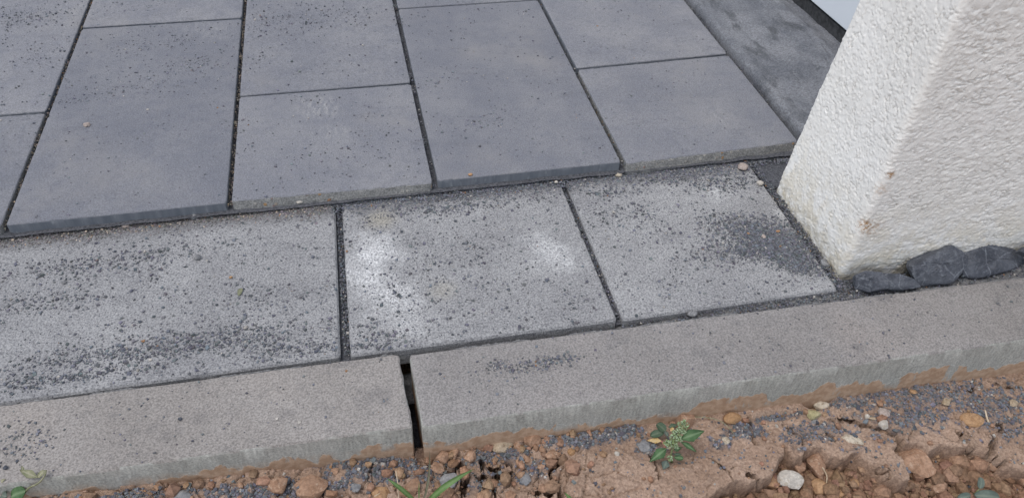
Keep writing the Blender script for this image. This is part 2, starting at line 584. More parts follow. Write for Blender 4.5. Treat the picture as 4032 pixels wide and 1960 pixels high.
def z2(x, y): return 1450 + x * .3106, 1700 + y * .3106
def z3(x, y): return 2900 + x * .4394, 1500 + y * .4394
def poly(fn, pts): return [tuple(soil_pt(*fn(*p))[:2]) for p in pts]
def ident(x, y): return x, y


cracks = [  # (points, half width, depth)
    (poly(z3, [(840, 345), (960, 353), (1060, 370), (1150, 398), (1270, 440), (1350, 470), (1420, 500), (1470, 555)]), .0022, .02),
    (poly(z3, [(1470, 555), (1455, 640), (1480, 700), (1560, 790)]), .0045, .03),
    (poly(z3, [(118, 310), (125, 420), (130, 500), (172, 572)]), .0020, .018),
    (poly(z3, [(410, 400), (500, 460), (572, 515), (600, 590)]), .0011, .012),
    (poly(z3, [(1990, 470), (2040, 530), (2090, 590), (2200, 645), (2290, 685), (2420, 765)]), .0028, .025),
    (poly(z3, [(2350, 400), (2372, 450), (2340, 510), (2285, 560), (2290, 640)]), .0022, .02),
    (poly(z3, [(1950, 300), (2060, 470), (2110, 510)]), .0009, .008),
    (poly(z3, [(2120, 0), (2130, 70), (2080, 110), (2000, 60), (1900, 0)]), .0012, .012),
    (poly(z3, [(880, 120), (970, 165)]), .0016, .014),
    (poly(z3, [(1380, 870), (1360, 840), (1280, 810)]), .0018, .02),
    (poly(z3, [(820, 480), (880, 525)]), .0013, .012),
    (poly(z3, [(2250, 0), (2400, 60), (2576, 80)]), .0010, .010),
    (poly(z3, [(100, 850), (180, 880), (260, 940)]), .0020, .018),
    (poly(z2, [(1420, 350), (1460, 430), (1490, 490), (1600, 470), (1690, 420), (1800, 395)]), .0022, .018),
    (poly(z2, [(1195, 860), (1200, 620), (1350, 600), (1500, 580), (1610, 600), (1640, 540), (1800, 520)]), .0026, .022),
    (poly(z2, [(1540, 620), (1560, 680), (1600, 760), (1640, 840)]), .0020, .018),
    (poly(z2, [(2410, 390), (2290, 530), (2340, 620), (2400, 700), (2460, 860)]), .0022, .02),
    (poly(z2, [(950, 580), (1100, 500), (1180, 420)]), .0030, .02),
    (poly(z2, [(2110, 780), (2200, 760), (2280, 790), (2350, 750)]), .0018, .016),
    (poly(ident, [(2560, 1800), (2590, 1850), (2600, 1900)]), .0012, .012),
    (poly(ident, [(2790, 1820), (2860, 1860), (2885, 1900)]), .0008, .008),
    (poly(ident, [(670, 1910), (680, 1935), (672, 1960)]), .0016, .016),
    (poly(ident, [(3260, 1545), (3300, 1540), (3420, 1512), (3520, 1500)]), .0014, .014),
]
low_poly = poly(z3, [(-900, 1500), (-240, 1040), (0, 915), (200, 912), (330, 860), (400, 720), (430, 610), (530, 700), (612, 690),
                     (625, 615), (780, 605), (835, 685), (950, 695), (1090, 665), (1150, 730), (1270, 805), (1380, 880),
                     (1450, 905), (1560, 905), (1545, 800), (1470, 680), (1490, 560), (1650, 580), (1740, 635), (1860, 580),
                     (1990, 615), (2090, 600), (2290, 690), (2420, 770), (2576, 805), (2900, 880), (3100, 1500)])
hollows = [  # kerb-foot hollows: (centre, rx, ry, depth)
    (soil_pt(*z3(740, 170)), .030, .016, .030), (soil_pt(*z3(330, 310)), .055, .010, .010), (soil_pt(1680, 1800), .02, .02, .015)]
gravel_px = [(1420, 1800, 210, 45, 1.), (1500, 1850, 150, 50, .9), (1690, 1850, 110, 40, .75), (1960, 1795, 160, 30, .8),
             (2330, 1728, 220, 36, 1.), (2560, 1768, 70, 36, .8), (2920, 1695, 80, 40, .9), (3060, 1638, 120, 14, 1.),
             (2840, 1745, 60, 30, .6), (3380, 1565, 190, 42, .6), (3640, 1560, 280, 60, .62), (3900, 1600, 200, 80, .55),
             (3560, 1650, 200, 60, .6), (3200, 1700, 180, 50, .55), (1080, 1935, 420, 40, .85), (500, 1960, 300, 30, .7), (3840, 1875, 120, 30, .35),
             (1900, 1890, 130, 45, .4), (2080, 1850, 90, 40, .6), (3370, 1775, 60, 15, .5), (3150, 1770, 30, 14, .6), (3960, 1690, 90, 60, .4)]
GR = []
for (u, v, ru, rv, a) in gravel_px:
    p = soil_pt(u, v); q = soil_pt(u + ru, v); r = soil_pt(u, v - rv)
    GR.append((p[0], p[1], abs(q[0] - p[0]), abs(r[1] - p[1]), a))
orange = poly(ident, [(2190, 1830), (2260, 1770), (2400, 1762), (2560, 1790), (2680, 1800), (2790, 1760), (2900, 1770), (3000, 1800), (3050, 1850),
                      (3040, 1890), (2900, 1905), (2750, 1960), (2600, 2000), (2250, 2000)])


def gravel_mask(x, y):
    g = np.zeros(np.shape(x))
    for (cx, cy, rx, ry, a) in GR:
        d_ = np.sqrt(((x - cx) / rx) ** 2 + ((y - cy) / ry) ** 2)
        g = np.maximum(g, a * sstep(1.25, .45, d_ + .5 * perlin(x * 45, y * 45, 77) + (1.15 - a) * 1.3 * perlin(x * 85, y * 85, 79)))
    return g


def soil_height(x, y):
    wx = x + fbm(x * 55, y * 55, 21, 3) * .006
    wy = y + fbm(x * 55, y * 55, 25, 3) * .006
    z = soil_base(x, y)
    z = z + fbm(x * 9, y * 9, 31, 3) * .010 + fbm(x * 60, y * 60, 33, 4) * .0048 + fbm(x * 230, y * 230, 35, 2) * .0013
    low = inside(wx, wy, low_poly)
    pts = low_poly + [low_poly[0]]
    dl = seg_dist(wx, wy, pts)
    lowf = np.where(low, sstep(-.004, .012, dl), sstep(-.004, .012, -dl * 1.0))
    # plates tilt up a little at their rims, crumbs below
    z = z + np.where(low, 0, sstep(.03, 0, dl) * .004)
    org = inside(wx, wy, orange)
    z = z + org * sstep(0, .02, seg_dist(wx, wy, orange + [orange[0]])) * .006
    crumb = np.zeros(x.shape)
    for sc, am, sd in ((48, .016, 41), (100, .009, 43), (230, .004, 47)):
        f1, f2, cid = worley(wx * sc, wy * sc, sd)
        crumb = crumb + am * (np.sqrt(np.clip(1 - (f1 / .78) ** 2, 0, 1)) * (.25 + 1.1 * cid))
    z = z - lowf * .056 + lowf * crumb
    # hairline network and pores on the crust
    f1, f2, cid = worley(wx * 15, wy * 15, 53)
    net = sstep(.030, .0, (f2 - f1)) * (cid > .45)
    left = sstep(.62, .50, x)
    z = z - (1 - lowf) * net * (.006 + .006 * left)
    f1, f2, cid = worley(wx * 28, wy * 28, 57)
    z = z + (1 - lowf) * left * ((cid - .5) * .007 - sstep(.06, 0, f2 - f1) * .008)
    por = worley(x * 160, y * 160, 61)[0]
    z = z - sstep(.22, .05, por) * .0022 * (perlin(x * 40, y * 40, 63) > .0)
    for pts_, w_, dep in cracks:
        d_ = seg_dist(wx, wy, pts_)
        ww = w_ * (1 + .7 * perlin(x * 70, y * 70, 67))
        z = z - dep * 2.0 * sstep(ww * 1.9, ww * 1.25, d_) + .002 * sstep(.014, .002, d_)
    for (c, rx, ry, dep) in hollows:
        z = z - dep * sstep(1.2, .3, np.hypot((x - c[0]) / rx, (y - c[1]) / ry))
    g = gravel_mask(x, y)
    z = z + g * .006 * (1 - lowf)
    # tuck under the kerb
    z = np.where(y > kb_line(x) + .02, np.minimum(z, -.19), z)
    return z, lowf, g


UNDER = .011        # how far the lips of cracks and crust overhang


def crack_mask(x, y):
    m = np.zeros(x.shape)
    for pts_, w_, dep in cracks:
        d_ = seg_dist(x, y, pts_)
        ww = w_ * (1 + .7 * perlin(x * 70, y * 70, 67))
        m = np.maximum(m, sstep(ww * 1.75, ww * 1.2, d_) * min(1, dep / .018))
    return m


def axis(fine0, fine1, stp, far0, far1):
    f = np.arange(fine0, fine1 + stp / 2, stp)
    lo, hi = [], []
    a, s_ = fine0, stp
    while a > far0:
        s_ *= 1.35; a -= s_; lo.append(max(a, far0))
    a, s_ = fine1, stp
    while a < far1:
        s_ *= 1.35; a += s_; hi.append(min(a, far1))
    return np.concatenate([lo[::-1], f, hi])


ax = axis(-.42, 1.62, .0018, -25, 25)
ay = axis(-.88, -.545, .0016, -25, 25)
gx, gy = np.meshgrid(ax, ay)
gz, lowf, gmask = soil_height(gx, gy)
shift = UNDER * np.maximum(lowf, crack_mask(gx, gy)) * sstep(0, .03, kb_line(gx) - gy)
M_soil = m_soil()
soil = link('soil_ground', mesh('soil_ground', np.column_stack([gx.ravel(), (gy + shift).ravel(), gz.ravel()]), grid_faces(len(ax), len(ay)), True,
                                {'crumb': lowf.ravel(), 'dust': gmask.ravel()}), M_soil)
tag(soil, 'cracked orange brown clay soil in front of the kerb', kind='structure')


def surf_z(x, y):
    x = np.atleast_1d(np.asarray(x, float)); y = np.atleast_1d(np.asarray(y, float))
    z0 = soil_height(x, y)[0]
    z1_, l1, _ = soil_height(x, y - UNDER)
    return np.where(l1 > .5, z1_, z0)


# ------------------------------------------------------------------ patio: bedding and upper slabs
M_bed = m_rock('grit_bedding', (.05, .052, .06), (.12, .122, .135), 220, (.2, .2, .2))
bx, by = np.arange(-1.62, 1.24, .02), np.arange(-.012, 2.32, .02)
px, py = np.meshgrid(bx, by)
bed = link('patio', mesh('patio', np.column_stack([px.ravel(), py.ravel(), (-.020 + .004 * fbm(px * 20, py * 20, 5, 3)).ravel()]),
                         grid_faces(len(bx), len(by)), True), M_bed)
tag(bed, 'patio of grey concrete slabs laid in running bond', kind='structure')
W_, L_ = .4, .768
XJ = {-4: -1.6, -3: -1.2, -2: -.8, -1: -.4, 0: 0.0, 1: .4, 2: .8, 3: 1.2135}
up_quads = []
for k in range(-4, 3):
    half = (k % 2 == 0)
    ys = [0, L_ / 2, L_ * 1.5, L_ * 2.5] if half else [0, L_, L_ * 2, L_ * 3]
    for a, b in zip(ys[:-1], ys[1:]):
        g = .005
        x0, x1 = XJ[k] + g, XJ[k + 1] - g
        if k == 1: x0 += .001
        if k == -1: x1 += .0005
        y0, y1 = a + (.0035 if a else 0), b - .0042
        dy = rnd.uniform(-.0012, .0012) if a == 0 else 0
        q = [(x0, y0 + dy), (x1, y0 + dy), (x1, y1), (x0, y1)]
        if k == 2 and a == 0: q = [(x0, y0 - .006), (x1, y0 + .009), (x1, y1 + .012), (x0, y1)]
        if k == 2 and a > 0: q[0] = (x0, y0); q[1] = (x1, y0 + .014)
        if k == 0 and a == 0: q = [(x0, y0 + .004), (x1, y0 - .003), (x1, y1 - .003), (x0, y1)]
        me = slab_mesh('paving_slab', q, rnd.uniform(-.0012, .0012), T + .012, bevel=.0022, jit=.0008, cut_front=(half and a == 0),
                       tilt=(rnd.uniform(-.002, .002), rnd.uniform(-.0015, .0015)))
        o = link('paving_slab', me, [M_slab, M_cut if (half and a == 0) else M_cast], bed)
        if half and a == 0 and k in (0, 2): o['label'] = 'half slab with a rough cut front edge showing aggregate'
        up_quads.append(q)

# ------------------------------------------------------------------ lower step
bx, by = np.arange(-1.1, 1.25, .01), np.arange(-.40, .03, .01)
px, py = np.meshgrid(bx, by)
stp_ = link('step', mesh('step', np.column_stack([px.ravel(), py.ravel(), (H - .016 + .003 * fbm(px * 20, py * 20, 8, 3)).ravel()]),
                         grid_faces(len(bx), len(by)), True), M_bed)
tag(stp_, 'lower step of paler speckled slabs along the patio edge', kind='structure')
lower = [([(-.62, -.3975), (.1885, -.3965), (.1985, .015), (-.62, .015)], None),
         ([(.2050, -.3990), (.6635, -.4015), (.6620, .015), (.2115, .015)], 'pale speckled slab with two white lime patches'),
         ([(.6738, -.4035), (1.0885, -.4015), (1.0872, .012), (.6725, .015)], 'slab beside the white wall strewn with dark grit'),
         ([(-1.05, -.398), (-.63, -.3975), (-.63, .015), (-1.05, .015)], None)]
low_quads = []
for q, lab in lower:
    me = slab_mesh('paving_slab', q, H, .04, bevel=.005, jit=.0008)
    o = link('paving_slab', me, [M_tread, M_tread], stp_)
    if lab: o['label'] = lab
    low_quads.append(q)
me = slab_mesh('paving_slab', [(1.0965, -.098), (1.20, -.098), (1.20, -.012), (1.0925, -.012)], H - .003, .03, jit=.0015)
o = link('paving_slab', me, [M_bed, M_bed], stp_); o['label'] = 'small dark cut piece wedged behind the white wall corner'

# ------------------------------------------------------------------ kerb
M_kerb = m_kerb(HK, (-.0790, -.0370))
kerb = empty('kerb', (.3, -.5, HK))
tag(kerb, 'concrete kerb edging the step', kind='structure')
kq = [[(-1.0, -.535), (.2890, -.5555), (.2822, -.4105), (-1.0, -.395)],
      [(.3030, -.5600), (1.75, -.5795), (1.75, -.4425), (.2995, -.4155)]]
for i, q in enumerate(kq):
    me = slab_mesh('kerb_stone', q, HK, .15, bevel=.0040, jit=.0015, rough_end=(1,) if i == 0 else (3,))
    me.transform(Matrix.Translation((-.3, .5, -HK)))
    o = link('kerb_stone', me, [M_kerb, M_kerb], kerb)
    o['label'] = ['shorter visible kerb stone left of the open joint', 'long kerb stone right of the open joint'][i]
# mortar and grit packed between kerb and step
bx, by = np.arange(-.7, 1.75, .0025), np.arange(-.452, -.385, .002)
px, py = np.meshgrid(bx, by)
back = np.where(px < .29, -.4033 - .0125 * (px + .32), -.4155 - .0186 * (px - .2995))
dk = py - back                                                     # distance behind the kerb's rear edge
pz = H - .034 + .005 * fbm(px * 60, py * 60, 91, 4) + .021 * sstep(.35, 1.0, px)
rg = sstep(.0045, .0015, np.abs(dk - .0005 + .002 * perlin(px * 90, py * 0, 94))) * (HK - .001 - pz + .0022 * fbm(px * 110, py * 110, 95, 3))
gapf = sstep(.012, .018, np.abs(px - .291))
pz = pz + rg * (sstep(-.25, .05, perlin(px * 8, py * 0, 96)) * .55 + .45) * gapf
pz = np.where(dk < -.004, np.minimum(pz, HK - .012), pz) - (1 - gapf) * .05
mj = link('mortar_joint', mesh('mortar_joint', np.column_stack([px.ravel() - .3, py.ravel() + .5, pz.ravel() - HK]), grid_faces(len(bx), len(by)), True),
          m_rock('mortar', (.15, .15, .152), (.26, .255, .25), 110, (.08, .08, .085)), kerb)
bed_g = link('gap_fill', mesh('gap_fill', [(-.75, -.02, -.13), (1.3, -.02, -.13), (1.3, .11, -.13), (-.75, .11, -.13)], [(0, 1, 2, 3)]), M_bed, kerb)

# ------------------------------------------------------------------ white rendered wall
path = [(1.75, -.104), (1.1034, -.104), (1.1055, -.372), (2.6, -.388)]
def fillet(pts, r, stp):
    out = [np.array(pts[0])]
    for i in range(1, len(pts) - 1):
        p = np.array(pts[i]); a = np.array(pts[i - 1]); b = np.array(pts[i + 1])
        ua = (a - p) / np.linalg.norm(a - p); ub = (b - p) / np.linalg.norm(b - p)
        s0, s1 = p + ua * r, p + ub * r
        out.append(('line', s0))
        for t in np.linspace(0, 1, 12)[1:]:
            out.append((1 - t) ** 2 * s0 + 2 * t * (1 - t) * p + t * t * s1)
    out.append(('line', np.array(pts[-1])))
    res = [out[0]]
    for q in out[1:]:
        if isinstance(q, tuple):
            a = res[-1]; b = q[1]; L = np.linalg.norm(b - a); n = max(1, int(L / stp))
            for j in range(1, n + 1): res.append(a + (b - a) * j / n)
        else: res.append(q)
    return np.array(res)
pp = fillet(path, .016, .0021)
keep = (pp[:, 0] < 1.62) | (np.arange(len(pp)) % 12 == 0)
pp = pp[keep]
tn = np.gradient(pp, axis=0); tn /= np.linalg.norm(tn, axis=1)[:, None]
nn = np.column_stack([tn[:, 1], -tn[:, 0]])
if nn[len(nn) // 2][0] > 0: nn = -nn
nn_s = nn.copy()
zs = axis(-.09, .50, .0017, -.2, 2.6)
ss = np.concatenate([[0], np.cumsum(np.linalg.norm(np.diff(pp, axis=0), axis=1))])
sg, zg = np.meshgrid(ss, zs)
wsx = sg + fbm(sg * 60, zg * 60, 101, 2) * .005
wsz = zg + fbm(sg * 60, zg * 60, 103, 2) * .005
front = sstep(.64 + .27 - .03, .64 + .27 + .04, sg)                # front face is combed sideways
n1 = perlin(wsx * 100, wsz * 100, 105); n2 = perlin(wsx * 85, wsz * 180, 107)
cre1 = sstep(.20, .02, np.abs(n1)) * sstep(-.15, .25, perlin(wsx * 60, wsz * 60, 109))
cre2 = sstep(.24, .02, np.abs(n2)) * sstep(-.25, .20, perlin(wsx * 45, wsz * 80, 110))
cre = cre1 * (1 - front) + cre2 * front
soft = fbm(wsx * 60, wsz * (60 + 60 * front), 111, 3)
f1, f2, cid = worley(wsx * 130, wsz * 130, 113)
amp = .55 + .9 * sstep(-.35, .35, fbm(sg * 9, zg * 9, 117, 3))
dsp = -(.0013 + .0004 * front) * amp * cre + .0008 * soft + .0012 * sstep(.5, .15, f1) * cid + .0016 * fbm(sg * 12, zg * 12, 115, 2)
LEAN = at_plane(3373, 0, (1.1034, -.104, 0), (0, 1, 0))
lean = (LEAN[0] - 1.1034 + .001) / (LEAN[2] - H)
base_in = sstep(.02, -.06, zg) * .004
lw_ = np.clip((pp[:, 1] + .372) / .268, 0, 1)[None, :]
X = pp[:, 0][None, :] + lean * lw_ * (zg - H) + nn[:, 0][None, :] * (dsp - base_in)
Y = pp[:, 1][None, :] + nn[:, 1][None, :] * (dsp - base_in)
M_rend = m_render([(tuple(at_plane(3412, 890, (1.1055, -.372, 0), (0, 1, 0))), .022, 1.0), (tuple(at_plane(3440, 900, (1.1055, -.372, 0), (0, 1, 0))), .03, .6),
                   (tuple(at_plane(3505, 690, (1.1055, -.372, 0), (0, 1, 0))), .012, .9), (tuple(at_plane(3400, 840, (1.1055, -.372, 0), (0, 1, 0))), .012, .8),
                   (tuple(at_plane(3470, 750, (1.1055, -.372, 0), (0, 1, 0))), .02, .4)])
me = mesh('wall', np.column_stack([X.ravel(), Y.ravel(), zg.ravel()]), grid_faces(len(ss), len(zs)), True, {'crev': cre.ravel()})
wall = link('wall', me, M_rend)
tag(wall, 'white roughcast rendered wall corner beside the step, rust stained near its foot', 'wall')

# ------------------------------------------------------------------ threshold and door
e0, e1 = at(3189, 0, .055), at(3318, 110, .055)
dv = (e0 - e1)[:2]; dv /= np.linalg.norm(dv)
dn = np.array([dv[1], -dv[0]])                                     # away from the patio
if dn[0] < 0: dn = -dn
def th_line(y):                                                   # x of the door edge at a given y
    return e1[0] + dv[0] * (y - e1[1]) / dv[1]
def m_threshold():
    k = N('threshold_concrete')
    c = k.mix(k.rng(k.noise(9, 5, .65), .32, .68), (.150, .157, .175), (.245, .250, .265))
    st = k.noise(9, 4, .6, stretch=(2.2, .8, 1), dist=.6)
    c = k.mix(k.math('MULTIPLY', k.rng(st, .50, .66), .75), c, (.085, .090, .098))
    g = k.noise(230, 4, .7)
    c = k.mix(.8, c, k.mix(k.rng(g, .33, .66), (.62, .62, .62), (1.28, 1.28, 1.28)), 'MULTIPLY')
    c = k.mix(k.math('MULTIPLY', k.rng(k.noise(70, 4, .7), .60, .72), .5), c, (.36, .37, .385))
    return k.done(c, .9, k.bump(k.math('ADD', g, k.noise(60, 4, .65)), .9, .003))
ty = axis(-.10, .80, .006, -.1, 2.3)
tt = np.concatenate([[0, 0, .004, .010, .016], np.linspace(.022, 1, 60)])
V = []
for y in ty:
    x0, x1 = 1.2265, th_line(y) + .03
    for j, t in enumerate(tt):
        x = x0 + t if j < 5 else x0 + .022 + (x1 - x0 - .022) * (t - .022) / (1 - .022)
        z = [-.04, .001, .009, .013, .013][j] if j < 5 else .012 + .012 * ((x - x0) / .3)
        z += fbm(x * 25, y * 25, 121, 4) * .004 + fbm(x * 110, y * 110, 123, 3) * .0018 if j > 0 else 0
        xe = x + (fbm(y * 40, 1.5, 125, 3) * .004 if j < 5 else 0)
        dd = th_line(y) - x
        z += -.010 * float(sstep(.05, .01, dd))
        V.append((float(xe), float(y), float(z)))
thr = link('threshold', mesh('threshold', V, grid_faces(len(tt), len(ty)), True), m_threshold())
tag(thr, 'dark stained concrete threshold sloping up to the white door', 'threshold')

door = empty('door', (float(e1[0]), float(e1[1]), .05))
tag(door, 'white door panel above the concrete threshold behind the wall', 'door')
def oriented_box(name, s0, s1, d0, d1, zz0, zz1, mat, parent, bev=.002):
    bm = bmesh.new()
    vs = []
    for z in (zz0, zz1):
        for (s_, d_) in ((s0, d0), (s1, d0), (s1, d1), (s0, d1)):
            p = np.array([0., 0.]) + dv * s_ + dn * d_
            vs.append(bm.verts.new((p[0], p[1], z)))
    for f in ((3, 2, 1, 0), (4, 5, 6, 7), (0, 1, 5, 4), (1, 2, 6, 5), (2, 3, 7, 6), (3, 0, 4, 7)):
        bm.faces.new([vs[i] for i in f])
    bmesh.ops.recalc_face_normals(bm, faces=bm.faces)
    if bev: bmesh.ops.bevel(bm, geom=bm.edges[:], offset=bev, segments=2, affect='EDGES', profile=.5)
    me = bpy.data.meshes.new(name); bm.to_mesh(me); bm.free()
    return link(name, me, mat, parent)
kd = N('white_door')
gr = kd.noise(40, 5, .6, stretch=(1, 1, .12), dist=1.2)
M_door = kd.done((.72, .76, .80), .45, kd.bump(gr, .35, .0015))
oriented_box('door_panel', -.35, 1.9, 0, .045, .005, 2.1, M_door, door)
oriented_box('door_sill', -.35, 1.9, .006, .06, -.07, -.004, m_plain('dark_sill', (.045, .046, .048), .8, .4, 90), door)

# ------------------------------------------------------------------ rocks
_ico = {}
def ico(sub):
    if sub not in _ico:
        bm = bmesh.new(); bmesh.ops.create_icosphere(bm, subdivisions=sub, radius=1.0)
        bm.verts.ensure_lookup_table()
        v = np.array([q.co[:] for q in bm.verts]); f = np.array([[q.index for q in p.verts] for p in bm.faces])
        bm.free(); _ico[sub] = (v, f)
    return _ico[sub]


def rock_verts(sub, seed, lump=.18, facets=5, fine=.04, freq=1.6):
    v, f = ico(sub)
    v = v.copy()
    r = np.random.default_rng(seed)
    o = r.uniform(0, 90, 3)
    n = fbm(v[:, 0] * freq + o[0] + v[:, 2] * .7, v[:, 1] * freq + o[1] - v[:, 2] * .9, seed % 97, 3)
    n2 = fbm(v[:, 0] * freq * 4 + o[2], v[:, 1] * freq * 4 + v[:, 2] * 5.1, seed % 89 + 3, 3)
    v *= (1 + lump * n * 1.6 + fine * n2 * 2)[:, None]
    for _ in range(facets):
        d_ = r.normal(size=3); d_ /= np.linalg.norm(d_)
        c = r.uniform(.55, .85)
        ex = np.maximum(0, v @ d_ - c)
        v -= ex[:, None] * d_ * .92
    return v, f


MATS = {
    'clod': m_rock('clay_clod', (.30, .178, .112), (.42, .265, .178), 50, (.47, .34, .25)),
    'dark_clod': m_rock('damp_clay_clod', (.170, .095, .055), (.27, .158, .096), 60, (.33, .20, .12)),
    'ochre': m_rock('ochre_stone', (.36, .21, .105), (.44, .275, .155), 30, (.28, .155, .08)),
    'cream': m_rock('cream_stone', (.46, .39, .29), (.60, .53, .43), 60, (.30, .22, .15)),
    'white': m_rock('white_stone', (.44, .40, .35), (.56, .52, .46), 40, (.42, .36, .28)),
    'grey': m_rock('grey_stone', (.20, .20, .205), (.30, .298, .295), 50, (.36, .35, .34)),
    'tan': m_rock('tan_stone', (.36, .28, .19), (.50, .40, .29), 50, (.24, .17, .11)),
    'pink': m_rock('pinkish_stone', (.38, .31, .27), (.47, .40, .36), 40, (.32, .25, .22)),
    'olive': m_rock('olive_stone', (.36, .32, .17), (.48, .43, .27), 50, (.24, .2, .1)),
    'slate': m_rock('slate', (.055, .060, .074), (.105, .112, .130), 30, (.15, .16, .18), .6, (.30, .32, .35)),
}
for q in ('orange_chip',): MATS[q] = m_rock(q, (.42, .22, .11), (.55, .33, .18), 80)


def stone(name, label, cat, u, v, w, h, mat, lump=.18, facets=5, seed=None, rot=0., on=None, flat=.75, group=None, sink=.3, sub=3, fine=.05, freq=1.6):
    """a loose stone or clod: (u, v) its middle in the photo, w x h its size there (full-resolution pixels)"""
    p = soil_pt(u, v, .006) if on is None else at(u, v, on + .004)
    px = np.linalg.norm(p - _C) / (CAM_F * PW)
    rx = w * px / 2
    ry = h * px / 2 / .86
    rz = max(.0025, min(rx, ry) * flat)
    if mat in ('clod', 'dark_clod'):
        facets = max(facets, 9); lump = max(lump, .24); fine = max(fine, .07)
    seed = seed if seed is not None else int(u * 7 + v * 13) % 5000
    vv, f = rock_verts(sub, seed, lump, facets, fine, freq)
    vv = vv / np.abs(vv).max(0) * np.array([rx, ry, rz])
    c, s_ = math.cos(rot), math.sin(rot)
    vv = vv @ np.array([[c, s_, 0], [-s_, c, 0], [0, 0, 1]])
    zb = float(surf_z(p[0], p[1])[0]) if on is None else on
    if on is None:
        zb = max(zb, float(soil_base(p[0], p[1])) - .034)
    zc = zb + rz * (1 - 2 * sink)
    # keep it on the same line of sight once its height is known
    q = at(u, v, zc)
    me = mesh(name, vv, f, True)
    me.set_sharp_from_angle(angle=math.radians(32))
    o = link(name, me, MATS[mat])
    o.location = (float(q[0]), float(q[1]), float(zc))
    tag(o, label, cat, group)
    return o


